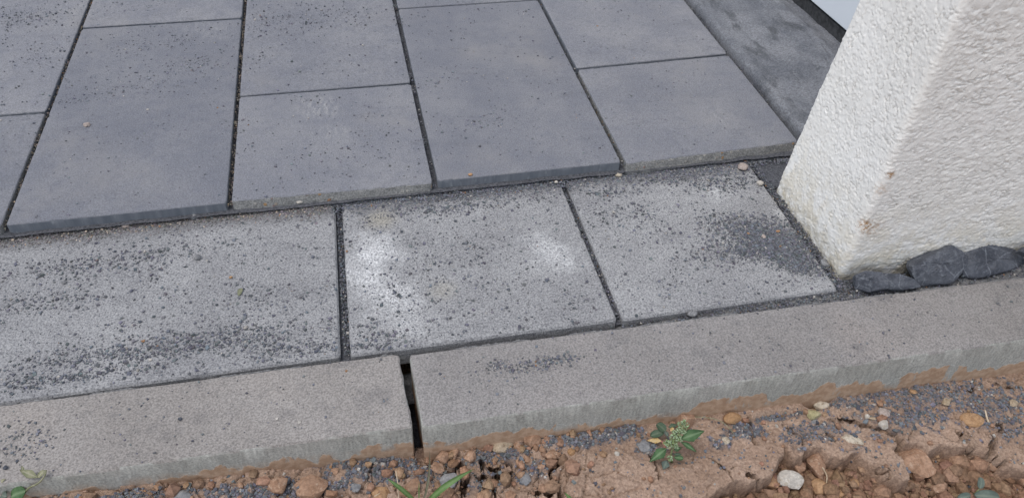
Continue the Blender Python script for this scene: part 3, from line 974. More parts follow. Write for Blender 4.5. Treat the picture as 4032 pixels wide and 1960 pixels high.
ST = [  # name, label, category, u, v, w, h, material, options
    ('pale_stone', 'pale tan angular stone lying by the kerb foot just right of the open joint', 'stone', 1978, 1747, 96, 58, 'tan', dict(rot=.5, facets=9, lump=.25)),
    ('soil_clod', 'round brown clod touching the kerb left of the pale tan angular stone', 'clod', 1860, 1748, 46, 40, 'clod', dict()),
    ('soil_clod', 'large lumpy brown clod against the kerb beside a blue grey pebble', 'clod', 2099, 1725, 76, 62, 'clod', dict(lump=.3, fine=.1, facets=2)),
    ('grey_pebble', 'smooth blue grey pebble against the kerb right of the lumpy clod', 'pebble', 2161, 1702, 52, 50, 'grey', dict(facets=2)),
    ('soil_clod', 'squarish brown clod below the kerb corner right of the open joint', 'clod', 1742, 1798, 56, 46, 'clod', dict(facets=7)),
    ('soil_clod', 'upright grey topped clod between squarish clod and orange clod', 'clod', 1789, 1784, 38, 48, 'clod', dict(facets=7)),
    ('soil_clod', 'flat orange brown clod below the round clod at kerb', 'clod', 1848, 1796, 54, 48, 'clod', dict(facets=8, lump=.25)),
    ('soil_clod', 'dark crumbly clod in the shade under the squarish clods', 'clod', 1782, 1823, 46, 30, 'dark_clod', dict(lump=.3)),
    ('soil_clod', 'egg shaped grey brown clod right of the pale tan stone', 'clod', 2040, 1760, 32, 42, 'clod', dict(facets=3)),
    ('soil_clod', 'small angular brown clod below the large lumpy clod', 'clod', 2133, 1765, 30, 30, 'clod', dict(facets=8)),
    ('soil_clod', 'wide double lumped brown clod right below the blue grey pebble', 'clod', 2174, 1792, 68, 46, 'clod', dict(lump=.35)),
    ('soil_clod', 'stubby upright brown clod left of the double lumped clod', 'clod', 2074, 1806, 28, 34, 'clod', dict(facets=8)),
    ('soil_clod', 'small flat brown clod above the thin grey pebble', 'clod', 2133, 1834, 38, 26, 'clod', dict()),
    ('flat_pebble', 'flat oval grey pebble standing in clay right of the grass', 'pebble', 2068, 1882, 42, 52, 'grey', dict(facets=3, flat=.4)),
    ('grey_stone', 'flat dull grey stone behind the right grass blade', 'stone', 1767, 1892, 84, 60, 'grey', dict(facets=6, flat=.45, rot=.4)),
    ('soil_clod', 'tan wedge shaped clod left of the dark crack, near the grass', 'clod', 1722, 1840, 50, 46, 'clod', dict(facets=9)),
    ('soil_clod', 'big orange clod at the bottom edge left of the grass', 'clod', 1490, 1945, 88, 60, 'ochre', dict(lump=.25, flat=.55)),
    ('soil_clod', 'peaked brown clod behind the left grass blade', 'clod', 1625, 1908, 64, 62, 'clod', dict(facets=9)),
    ('cream_stone', 'cream crystalline stone in the hollow at the kerb foot', 'stone', 3234, 1597, 64, 46, 'cream', dict(rot=.5)),
    ('olive_stone', 'olive yellow stone below the cream crystalline stone', 'stone', 3203, 1632, 58, 36, 'olive', dict(rot=-.3)),
    ('pink_pebble', 'pinkish triangular pebble on the clay, upper of a pair', 'pebble', 3480, 1627, 40, 38, 'pink', dict(facets=4)),
    ('pale_pebble', 'pale grey pebble below the pinkish triangular pebble', 'pebble', 3480, 1671, 38, 31, 'white', dict(facets=4)),
    ('pale_stone', 'long pale cracked stone embedded in the clay plate', 'stone', 3353, 1728, 84, 44, 'cream', dict(rot=-.75, facets=6, flat=.5)),
    ('white_stone', 'large whitish stone lying in brown crumbs at bottom', 'stone', 3111, 1887, 98, 66, 'white', dict(rot=-.2, facets=5, lump=.16, seed=41, fine=.02, sink=.2)),
    ('ochre_stone', 'smooth ochre cobble half buried near the right edge', 'stone', 3830, 1652, 84, 50, 'ochre', dict(rot=-.3, facets=1, lump=.1, fine=.02, flat=.5)),
    ('clay_slab', 'thick five sided clay lump broken from the crust', 'clod', 3607, 1812, 128, 120, 'clod', dict(facets=8, lump=.12, flat=.55, sink=.15, rot=.3)),
    ('clay_slab', 'long tilted clay lump below the forked crack at right', 'clod', 3915, 1832, 106, 56, 'clod', dict(facets=6, rot=-.6, sink=.2)),
    ('soil_clod', 'roundish clay lump left of the long tilted lump', 'clod', 3838, 1790, 62, 66, 'clod', dict(facets=4)),
    ('clay_slab', 'upright jagged clay lump right of the large whitish stone', 'clod', 3212, 1822, 80, 112, 'clod', dict(facets=7, lump=.25, rot=-.35, sink=.2)),
    ('ochre_stone', 'rounded ochre stone right below the large whitish stone', 'stone', 3225, 1917, 66, 58, 'ochre', dict(facets=2, lump=.1, fine=.02)),
    ('soil_clod', 'bright orange clod at bottom edge right of rounded ochre stone', 'clod', 3298, 1944, 66, 40, 'ochre', dict(lump=.3, fine=.1)),
    ('soil_clod', 'brown clod above the large whitish stone beside jagged lump', 'clod', 3142, 1838, 54, 48, 'clod', dict()),
    ('soil_clod', 'brown clod under the crust edge left of jagged lump', 'clod', 3135, 1795, 52, 46, 'clod', dict(facets=6)),
    ('ochre_stone', 'orange brown oval stone at the kerb foot right of the weed', 'stone', 2884, 1646, 72, 42, 'ochre', dict(facets=2, lump=.1, fine=.03)),
    ('soil_clod', 'small smooth clod among crumbs under the crust ledge', 'clod', 3366, 1900, 34, 26, 'ochre', dict(facets=2)),
    ('soil_clod', 'broad brown clod at bottom right left of grey green seedling', 'clod', 3700, 1912, 72, 54, 'clod', dict(facets=4)),
    ('cream_chip', 'tiny cream chip between white stone and ochre stone', 'stone', 3183, 1904, 18, 26, 'cream', dict(facets=8)),
    ('soil_clod', 'big clay clod at the right edge of the bottom corner', 'clod', 4022, 1885, 60, 70, 'clod', dict()),
    ('soil_clod', 'dark round clod left of the corner clod', 'clod', 3972, 1882, 36, 34, 'dark_clod', dict()),
    ('pale_pebble', 'small round pale pebble with a pit right of the weed', 'pebble', 2858, 1733, 30, 28, 'cream', dict(facets=1, lump=.1)),
    ('soil_clod', 'knobbly brown clod at the kerb behind the flowering weed', 'clod', 2698, 1655, 86, 76, 'clod', dict(lump=.25, fine=.1, facets=2)),
    ('grey_stone', 'rounded grey stone sunk in grit left of the weed', 'stone', 2538, 1757, 48, 44, 'grey', dict(facets=3, flat=.5)),
    ('clay_crust', 'flat orange clay flake in grit right of the weed', 'clod', 2808, 1696, 106, 44, 'ochre', dict(facets=3, flat=.25, rot=-.2)),
    ('soil_clod', 'knobbly brown clod on grit near bottom left of joint', 'clod', 1096, 1905, 76, 66, 'clod', dict(lump=.3, fine=.1)),
    ('soil_clod', 'big smooth tan clod at the bottom below the kerb joint', 'clod', 1229, 1925, 136, 96, 'clod', dict(lump=.2, flat=.5)),
    ('grey_stone', 'rough grey stone at bottom edge under the left kerb', 'stone', 722, 1950, 76, 40, 'grey', dict(facets=5)),
    ('soil_clod', 'small round clod between rough grey stone and knobbly clod', 'clod', 948, 1912, 28, 26, 'clod', dict()),
    ('soil_clod', 'small tan clod tucked below the left kerb end', 'clod', 1322, 1850, 36, 30, 'clod', dict()),
    ('grey_pebble', 'angular grey pebble on the blue grit pile', 'pebble', 1402, 1919, 38, 36, 'grey', dict(facets=8)),
    ('pale_pebble', 'tiny grey pebble in the grit left of weed stone', 'pebble', 2430, 1784, 22, 20, 'white', dict()),
    ('grey_pebble', 'grey pebble near the foot of the kerb above blue grit', 'pebble', 2280, 1690, 28, 22, 'grey', dict()),
    ('soil_clod', 'small brown lump on grit right of double lumped clod', 'clod', 2250, 1778, 32, 26, 'ochre', dict()),
    ('ochre_stone', 'long tan stone half buried in the right clay plate', 'stone', 3730, 1580, 50, 26, 'tan', dict(rot=.6, flat=.5)),
    ('pale_pebble', 'buff pebble near the right edge below the kerb', 'pebble', 3990, 1586, 42, 24, 'tan', dict(facets=6)),
    ('soil_clod', 'rusty small lump in dark grit on right clay plate', 'clod', 3596, 1542, 26, 20, 'ochre', dict()),
    ('pale_pebble', 'whitish speck pebble on clay above the cracks', 'pebble', 3058, 1676, 12, 16, 'white', dict()),
    ('grey_pebble', 'bluish pebble lying beside olive yellow stone', 'pebble', 3210, 1660, 34, 16, 'grey', dict()),
    ('pale_pebble', 'small white pebble left of the pinkish triangular pebble', 'pebble', 3416, 1640, 22, 20, 'white', dict()),
    ('tan_stone', 'long tan stone beside the small white pebble', 'stone', 3438, 1648, 34, 16, 'tan', dict(rot=-.5)),
]
for (nm, lab, cat, u, v, w, h, mt, op) in ST:
    stone(nm, lab, cat, u, v, w, h, mt, **op)

ON = [  # stones lying on the paving
    ('pale_pebble', 'cream pebble alone on a dark upper slab at left', 'pebble', 341, 491, 24, 17, 'pink', 0.0, {}),
    ('orange_chip', 'orange chip near the front edge of the upper slab', 'pebble', 1852, 688, 20, 13, 'orange_chip', 0.0, {}),
    ('pale_pebble', 'pale pebble at the open corner between upper slabs', 'pebble', 2436, 688, 28, 20, 'cream', H, {}),
    ('pale_pebble', 'biggest pale pebble near the white wall corner', 'pebble', 2925, 657, 40, 36, 'pink', H, dict(facets=7)),
    ('grey_chip', 'grey chip leaning under the left upper slab edge', 'pebble', 762, 854, 34, 24, 'grey', H, dict(facets=8)),
    ('pale_pebble', 'whitish pebble under the left upper slab edge', 'pebble', 495, 888, 30, 18, 'pink', H, {}),
    ('grey_pebble', 'round grey pebble among grit on the lower left slab', 'pebble', 776, 1012, 28, 24, 'grey', H, dict(facets=1)),
    ('yellow_crumb', 'yellow crumb on the lower left slab', 'crumb', 908, 1091, 15, 10, 'ochre', H, {}),
    ('orange_chip', 'tiny orange chip in dark grit by the wall', 'pebble', 3063, 910, 16, 10, 'orange_chip', H, {}),
    ('pale_pebble', 'small cream pebble in grit near lower slab end', 'pebble', 3006, 930, 18, 18, 'pink', H, {}),
    ('dark_pebble', 'dark pebble with white dot on the lower left slab', 'pebble', 252, 1110, 17, 15, 'grey', H, {}),
    ('orange_chip', 'cream orange chip bedded at the cut slab edge', 'pebble', 1107, 796, 38, 16, 'ochre', H + .008, {}),
    ('pale_pebble', 'pale chip bedded at the cut slab edge', 'pebble', 1180, 793, 32, 18, 'white', H + .008, {}),
    ('red_chip', 'brick red chip bedded at the cut slab edge', 'pebble', 1292, 783, 26, 16, 'dark_clod', H + .008, {}),
    ('pale_pebble', 'small grey white chip in the grit under the middle slab', 'pebble', 2190, 716, 16, 12, 'white', H + .004, {}),
    ('grey_pebble', 'grey lump of mortar in the kerb gap at right', 'pebble', 2728, 1236, 44, 24, 'grey', H - .008, dict(facets=2)),
    ('dark_pebble', 'dark oval pebble at left end of kerb', 'pebble', 22, 1838, 18, 15, 'slate', HK, {}),
    ('dark_pebble', 'dark oval pebble on the kerb under the left slab', 'pebble', 708, 1648, 17, 14, 'slate', HK, {}),
    ('grey_pebble', 'flat gray chip wedged at the wall foot beside slab', 'pebble', 3248, 1035, 30, 34, 'grey', H - .004, dict(facets=5)),
    ('pale_pebble', 'whitish stone in the dark corner behind the wall', 'pebble', 2993, 722, 26, 22, 'white', H, {}),
]
for (nm, lab, cat, u, v, w, h, mt, z, op) in ON:
    op = dict(dict(sub=2, sink=.12), **op)
    stone(nm, lab, cat, u, v, w, h, mt, on=z, **op)

# ------------------------------------------------------------------ slates leaning on the wall foot
def zs_(x, y): return 3100 + x * .3618, 850 + y * .3618
def slate(label, pts, p0, nrm, thick, seed):
    nrm = np.array(nrm, float); nrm /= np.linalg.norm(nrm)
    P = [at_plane(*zs_(*p), p0, nrm) for p in pts]
    c = np.mean(P, 0)
    n = len(P)
    # densify + roughen the outline
    Q = []
    for i in range(n):
        a, b = P[i], P[(i + 1) % n]
        for t in np.linspace(0, 1, 6)[:-1]:
            Q.append(a + (b - a) * t)
    Q = np.array(Q); Q = (np.roll(Q, 1, 0) + 6 * Q + np.roll(Q, -1, 0)) / 8
    k = len(Q)
    ang = np.arange(k)
    Q = c + (Q - c) * (1 + .03 * fbm(ang * .45, ang * 0 + seed, seed, 3))[:, None]
    rings = []
    for rr, dz in ((.30, .62), (.62, .60), (.88, .56), (.975, .42), (1.0, .0), (.98, -.6), (.8, -1.0)):
        dzn = dz * thick / 1.0 + thick * .30 * fbm(ang * .35 + 9, ang * 0 + rr * 4, seed + 3, 3) * (rr < .99)
        step_ = thick * .0 * np.round(2 * fbm((Q[:, 0]) * 14, np.full(k, rr * 2.2), seed + 8, 2))
        rings.append(c + (Q - c) * rr + (dzn + step_ * (rr < .9))[:, None] * nrm)
    V = [c + nrm * thick * .6] + [tuple(q) for r_ in rings for q in r_] + [c - nrm * thick]
    F = []
    for j in range(k): F.append((0, 1 + j, 1 + (j + 1) % k))
    for i in range(len(rings) - 1):
        for j in range(k):
            a = 1 + i * k + j; b = 1 + i * k + (j + 1) % k
            F.append((a, a + k, b + k, b))
    e = 1 + (len(rings) - 1) * k
    for j in range(k): F.append((e + j, len(V) - 1, e + (j + 1) % k))
    V = np.array(V) - c
    r_ = np.random.default_rng(seed)
    size = np.linalg.norm(Q - c, axis=1).mean()
    for i in range(5):
        d_ = nrm + r_.normal(0, .30, 3); d_ /= np.linalg.norm(d_)
        lim = thick * r_.uniform(.45, .75) + size * .22
        V = V - np.maximum(0, V @ d_ - lim)[:, None] * d_
    me = mesh('slate', V, F, True)
    me.set_sharp_from_angle(angle=math.radians(16))
    bm = bmesh.new(); bm.from_mesh(me); bmesh.ops.recalc_face_normals(bm, faces=bm.faces); bm.to_mesh(me); bm.free()
    me.set_sharp_from_angle(angle=math.radians(16))
    o = link('slate', me, MATS['slate'])
    o.location = [float(q) for q in c]
    return tag(o, label, 'stone', 'dark slates between the wall and the kerb')
slate('large rounded slate chunk leaning on the wall, middle of the row', [(1320, 545), (1330, 460), (1400, 390), (1560, 310), (1730, 295), (1880, 375), (2012, 500), (1985, 580), (1800, 725), (1660, 752), (1440, 765), (1370, 650)],
      (1.25, -.415, -.02), (-.05, -.62, .78), .016, 3)
slate('long slate slab with white veins at the right edge', [(1880, 375), (2050, 290), (2250, 300), (2480, 365), (2640, 440), (2680, 500), (2400, 600), (2050, 690), (1930, 660), (1860, 560)],
      (1.40, -.400, -.025), (.06, -.60, .80), .016, 5)
slate('small veined slate at the wall corner, leftmost of the row', [(720, 650), (830, 600), (1020, 612), (1095, 700), (1112, 790), (900, 832), (750, 790)],
      (1.16, -.420, -.022), (-.1, -.5, .85), .012, 7)
slate('small pointed slate between the veined and rounded ones', [(1010, 615), (1200, 630), (1370, 690), (1445, 780), (1250, 812), (1080, 800)],
      (1.21, -.416, -.026), (.1, -.55, .8), .012, 9)
slate('dark slate peeping over the right end of the row', [(2500, 390), (2580, 330), (2750, 320), (2800, 420), (2650, 460)],
      (1.47, -.400, 0.0), (.0, -.6, .8), .012, 11)

# ------------------------------------------------------------------ grit: chips by the thousand
_ct = []
for i in range(8):
    r = np.random.default_rng(400 + i)
    v = np.array([(x, y, z) for x in (-1, 1) for y in (-1, 1) for z in (-1, 1)], float)
    v *= r.uniform(.45, 1.0, (8, 3)); v += r.normal(0, .12, (8, 3))
    _ct.append(v)
_cf = np.array([(0, 1, 3, 2), (4, 6, 7, 5), (0, 4, 5, 1), (2, 3, 7, 6), (0, 2, 6, 4), (1, 5, 7, 3)])


def chips(name, P, size, cols, label, mat, flat=.65, sink=.35, parent=None, loc=(0, 0, 0)):
    n = len(P)
    t = rng.integers(0, 8, n)
    V = np.array(_ct)[t]
    V = V * (size[:, None, None] * np.stack([rng.uniform(.7, 1.2, n), rng.uniform(.6, 1.0, n), rng.uniform(flat * .7, flat * 1.2, n)], -1)[:, None, :])
    a = rng.uniform(0, 2 * np.pi, n); b = rng.normal(0, .3, n)
    ca, sa, cb, sb = np.cos(a), np.sin(a), np.cos(b), np.sin(b)
    R = np.zeros((n, 3, 3))
    R[:, 0, 0] = ca; R[:, 0, 1] = -sa * cb; R[:, 0, 2] = sa * sb
    R[:, 1, 0] = sa; R[:, 1, 1] = ca * cb; R[:, 1, 2] = -ca * sb
    R[:, 2, 1] = sb; R[:, 2, 2] = cb
    V = np.einsum('nij,nkj->nki', R, V)
    V[:, :, 2] += (size * flat * .6 * (1 - 2 * sink))[:, None]
    V = V + P[:, None, :] - np.array(loc)
    F = (_cf[None] + (np.arange(n) * 8)[:, None, None]).reshape(-1, 4)
    colv = np.repeat(np.column_stack([cols, np.ones(n)]), 8, axis=0)
    o = link(name, mesh(name, V.reshape(-1, 3), F, False, {'tint': colv}), mat, parent)
    return tag(o, label, kind='stuff')


M_chip = m_vcol('grit_chips', .85, 420, .4)


def grit_cols(n, warm=.05):
    v = rng.uniform(.085, .22, n)[:, None]
    c = v * np.array([.94, .975, 1.085]) * rng.uniform(.92, 1.08, (n, 3))
    k = rng.random(n)
    c[k < warm] = (rng.uniform(.25, .5, ((k < warm).sum(), 1)) * np.array([1.0, .93, .84]))
    kk = (k >= warm) & (k < warm * 1.15)
    c[kk] = rng.uniform(.7, 1.1, (kk.sum(), 1)) * np.array([.30, .17, .09])
    return c


def in_quads(x, y, quads, inset=0.0):
    r = np.zeros(x.shape, bool)
    for q in quads:
        c = np.mean(q, 0)
        qq = [tuple(c + (np.array(p) - c) * (1 - inset)) for p in q]
        r |= inside(x, y, qq)
    return r


def cluster(u, v, ru, rv, n, z, tilt=0.0):
    """n points scattered in a soft patch; ru, rv its half size in the photo"""
    p = at(u, v, z); rx = abs(at(u + ru, v, z)[0] - p[0]); ry = abs(at(u, v - rv, z)[1] - p[1])
    a = rng.normal(0, .5, n); b = rng.normal(0, .5, n)
    return np.column_stack([p[0] + a * rx, p[1] + b * ry + tilt * a * rx])


def clumpy(xy, freq, thr, seed):
    return xy[(fbm(xy[:, 0] * freq, xy[:, 1] * freq, seed, 3) + rng.normal(0, .12, len(xy))) > thr]


# grit on the upper slabs
pts = []
xy = np.column_stack([rng.uniform(-.85, 1.21, 9000), rng.uniform(0, 1.3, 9000)])
pts.append(clumpy(xy, 9, .16, 201))
xy = np.column_stack([rng.uniform(-.85, 1.21, 2600), rng.uniform(0, 1.3, 2600)])
pts.append(xy)
for c in [(620, 170, 260, 60, 260, 0), (560, 330, 280, 55, 230, 0), (760, 250, 150, 40, 150, 0), (120, 60, 220, 40, 260, 0), (560, 30, 230, 40, 240, 0),
          (1080, 90, 140, 80, 150, 0), (1250, 60, 200, 60, 150, 0), (1900, 480, 130, 60, 110, 0), (1730, 330, 130, 30, 50, 0), (280, 400, 120, 20, 70, 0),
          (2500, 80, 160, 60, 60, 0), (60, 90, 140, 30, 120, 0), (230, 200, 200, 60, 80, 0), (1400, 600, 300, 90, 120, 0)]:
    pts.append(cluster(*c))
xy = np.concatenate(pts)
xy = xy[in_quads(xy[:, 0], xy[:, 1], up_quads, .012)]
n = len(xy)
sz = np.clip(rng.lognormal(math.log(.00108), .50, n), .0004, .0030)
slab_col = grit_cols(n, .03) * 1.15
chips('loose_grit', np.column_stack([xy, np.full(n, .0006)]), sz, slab_col, 'fine dark grit scattered over the upper slabs', M_chip)

# grit on the lower step
pts = []
xy = np.column_stack([rng.uniform(-.62, 1.09, 16000), rng.uniform(-.40, 0, 16000)])
pts.append(clumpy(xy, 13, .32, 211))
pts.append(np.column_stack([rng.uniform(-.62, 1.09, 2600), rng.uniform(-.40, 0, 2600)]))
for c in [(500, 1385, 520, 55, 900, H, .0), (900, 1330, 420, 60, 700, H, 0), (250, 1490, 420, 30, 500, H, 0), (200, 1180, 260, 60, 200, H, 0), (230, 1060, 260, 40, 220, H, 0),
          (620, 1000, 400, 50, 300, H, 0), (1150, 1380, 200, 40, 300, H, 0), (1000, 1180, 260, 60, 160, H, 0), (1500, 1350, 220, 50, 260, H, 0),
          (1750, 1000, 260, 90, 160, H, 0), (1850, 1120, 300, 100, 130, H, 0), (1560, 1150, 100, 120, 120, H, 0), (1780, 820, 420, 30, 420, H, 0),
          (3060, 960, 140, 70, 3200, H, -.2), (2950, 900, 190, 70, 1500, H, -.2), (3140, 1030, 90, 60, 1300, H, -.3), (2960, 980, 170, 50, 900, H, -.2), (2850, 1010, 200, 60, 350, H, 0), (2860, 720, 200, 40, 500, H, 0),
          (2650, 700, 260, 25, 420, H, 0), (2500, 850, 200, 80, 160, H, 0), (2400, 760, 120, 30, 160, H, 0)]:
    pts.append(cluster(*c))
xy = np.concatenate(pts)
xy = xy[in_quads(xy[:, 0], xy[:, 1], low_quads, .008)]
n = len(xy)
sz = np.clip(rng.lognormal(math.log(.00120), .52, n), .0004, .0036)
chips('loose_grit', np.column_stack([xy, np.full(n, H + .0005)]), sz, grit_cols(n, .02), 'dark grit scattered over the lower step', M_chip)

# bank of grit swept along the foot of the upper slabs
n = 15000
x = rng.uniform(-.64, 1.20, n)
wd = .018 + .016 * (fbm(x * 5, x * 0, 221, 3) + .4) + .014 * np.exp(-((x - .42) / .20) ** 2) + .006 * np.exp(-((x - .95) / .1) ** 2)
t = np.abs(rng.normal(0, .62, n))
y = .002 - t * np.maximum(wd, .006)
hgt = np.maximum(0, 1 - t) * np.where((x > .40) & (x < .80), .006, .005) * np.clip(wd / .03, .3, 1.4)
ok = in_quads(x, y, low_quads, 0.0) | (y > -.03)
x, y, hgt = x[ok], y[ok], hgt[ok]
n = len(x)
sz = np.clip(rng.lognormal(math.log(.0013), .35, n), .0006, .003)
c = grit_cols(n, .05) * (1.15)
lft = x < .19
c[lft] = c[lft] * np.array([1.25, 1.12, .98])
chips('grit_bank', np.column_stack([x, y, H + hgt * rng.random(n)]), sz, c, 'bank of fine grit along the foot of the upper slabs', M_chip)

# grit in the joints
J = []
for k in range(-2, 4):
    m = 900
    dens = m
    y = rng.uniform(-.004, 1.35, dens)
    keep = (fbm(y * 16, y * 0 + k * 3.1, 231, 2) > {0: -.35, -1: -.5}.get(k, .02)) | (rng.random(dens) < .15)
    y = y[keep]
    xx = XJ[k] + rng.uniform(-.005, .005, len(y)) + (.003 if k == 3 else 0)
    J.append(np.column_stack([xx, y, -.012 + .008 * rng.random(len(y)) * (fbm(y * 16, y * 0 + k * 3.1, 231, 2) + .8)]))
for k, x0, x1, yy in ((-1, -.4, 0, L_), (0, 0, .4, L_ / 2), (1, .4, .8, L_), (2, .8, 1.2, L_ / 2), (-2, -.8, -.4, L_ / 2)):
    m = 260
    J.append(np.column_stack([rng.uniform(x0, x1, m), yy + rng.uniform(-.003, .003, m), np.full(m, -.012)]))
for xa, xb, m in ((.1985, .1885, 700), (.668, .668, 420)):
    y = rng.uniform(-.39, .0, m)
    J.append(np.column_stack([.2005 + (y + .4) * .012 + rng.uniform(-.006, .006, m) if xa < .3 else .668 + rng.uniform(-.005, .005, m), y, H - .012 + .006 * rng.random(m)]))
y = rng.uniform(-.40, -.0, 1500)                                   # gap to the wall
J.append(np.column_stack([1.0965 + rng.normal(0, .006, 1500), y, H - .006 + .006 * rng.random(1500)]))
m = 2600                                                           # kerb gap, filling towards the right
x = rng.uniform(.2, 1.2, m); x = x[rng.random(m) < sstep(.35, .95, x)]
yb = np.where(x < .29, -.4033, -.4155 - .0186 * (x - .2995))
J.append(np.column_stack([x, yb + (-.4015 - yb) * rng.random(len(x)), H - .026 + .016 * sstep(.35, 1., x) + .005 * rng.random(len(x))]))
m = 1500
x = rng.uniform(1.09, 1.6, m); yb = -.4155 - .0186 * (x - .2995)
J.append(np.column_stack([x, yb + rng.random(m) * .05 + .003, H - .012 + .010 * rng.random(m)]))
P = np.concatenate(J); n = len(P)
sz = np.clip(rng.lognormal(math.log(.0013), .35, n), .0006, .0026)
jc = grit_cols(n, .06)
bw = (P[:, 0] < .1) & (P[:, 1] > -.01)
jc[bw] = jc[bw] * np.array([1.35, 1.12, .85])
chips('joint_grit', P, sz, jc, 'grit filling the joints between slabs', M_chip)
# grit on the kerb top
pts = [np.column_stack([rng.uniform(-.35, 1.5, 520), rng.uniform(-.57, -.41, 520)]), cluster(2170, 1420, 150, 26, 170, HK), cluster(2060, 1450, 190, 36, 110, HK),
       cluster(80, 1760, 120, 50, 70, HK), cluster(1950, 1440, 60, 20, 50, HK), cluster(150, 1690, 150, 60, 50, HK)]
xy = np.concatenate(pts); xy = xy[in_quads(xy[:, 0], xy[:, 1], kq, .03)]; n = len(xy)
chips('loose_grit', np.column_stack([xy, np.full(n, HK + .0004)]), np.clip(rng.lognormal(math.log(.0013), .4, n), .0006, .003), grit_cols(n, .05), 'sparse dark grit on top of the kerb', M_chip)

# blue grey grit on the soil
N0 = 110000
x = rng.uniform(-.4, 1.6, N0); y = rng.uniform(-.86, -.545, N0)
g = gravel_mask(x, y)
pr = np.where(g > .02, g ** 1.3 * .95, .02)
ok = (rng.random(N0) < pr) & (y < kb_line(x) - .001)
x, y = x[ok], y[ok]
z = surf_z(x, y); n = len(x)
sz = np.clip(rng.lognormal(math.log(.0018), .38, n), .0009, .0045)
chips('soil_grit', np.column_stack([x, y, z + .0004]), sz, grit_cols(n, .06) * 1.05, 'blue grey grit spilled over the clay soil', M_chip, flat=.7, sink=.5)


# crumbs of clay
def lumps(name, P, size, cols, label, mat, sub=1):
    n = len(P); base, f = ico(sub)
    nb = len(base)
    V = np.repeat(base[None], n, 0) * (1 + rng.normal(0, .16, (n, nb, 1)))
    V = V * (size[:, None] * rng.uniform(.7, 1.2, (n, 3)))[:, None, :] + P[:, None, :]
    F = (f[None] + (np.arange(n) * nb)[:, None, None]).reshape(-1, 3)
    colv = np.repeat(np.column_stack([cols, np.ones(n)]), nb, axis=0)
    return tag(link(name, mesh(name, V.reshape(-1, 3), F, False, {'tint': colv}), mat), label, kind='stuff')


N0 = 44000
x = rng.uniform(-.4, 1.6, N0); y = rng.uniform(-.86, -.548, N0)
_, lf, g = soil_height(x, y)
foot = sstep(.045, .0, kb_line(x) - y) * sstep(.9, .3, np.abs(x - .45))
pr = np.maximum(lf * .75, np.maximum(.012, foot * .05 + .07 * sstep(.66, .35, x) * (x > .2)))
ok = (rng.random(N0) < pr) & (y < kb_line(x) - .004)
x, y, lf = x[ok], y[ok], lf[ok]; n = len(x)
sz = np.clip(rng.lognormal(math.log(.0036), .62, n), .0013, .016)
c = rng.uniform(.75, 1.15, (n, 1)) * np.array([.34, .208, .134]) * np.where(lf > .5, .82, 1.0)[:, None] * rng.uniform(.94, 1.06, (n, 3))
lumps('soil_crumbs', np.column_stack([x, y, surf_z(x, y) + sz * .35]), sz, c, 'clay crumbs strewn over the soil', m_vcol('clay_crumbs', .95, 200, .7, .002))

# ------------------------------------------------------------------ plants
M_green = m_leaf('green_leaf', (.050, .105, .042), (.078, .145, .062), (.22, .30, .17), .78)
M_dull = m_leaf('dull_leaf', (.055, .095, .055), (.085, .125, .080), (.16, .19, .13), .7)
M_blue = m_leaf('blue_green_leaf', (.085, .115, .095), (.12, .15, .125), (.2, .23, .18), .7)
M_yellow = m_leaf('yellow_leaf', (.46, .28, .07), (.60, .46, .26), (.55, .40, .2), .8)
M_wilt = m_leaf('wilted_leaf', (.17, .18, .10), (.30, .29, .19), (.40, .37, .28), .85)
M_stem = m_leaf('weed_stem', (.16, .20, .09), (.24, .26, .14), (.2, .2, .1))
M_flower = m_vcol('flower_buds', .8, 500, .3)
M_grass = m_leaf('grass_blade', (.085, .165, .045), (.130, .225, .075), (.20, .28, .12), .5)
M_grass2 = m_leaf('purplish_grass', (.085, .085, .050), (.14, .135, .085), (.2, .18, .12), .6)
M_straw = m_leaf('dry_straw', (.46, .36, .24), (.60, .50, .37), (.5, .4, .28), .8)


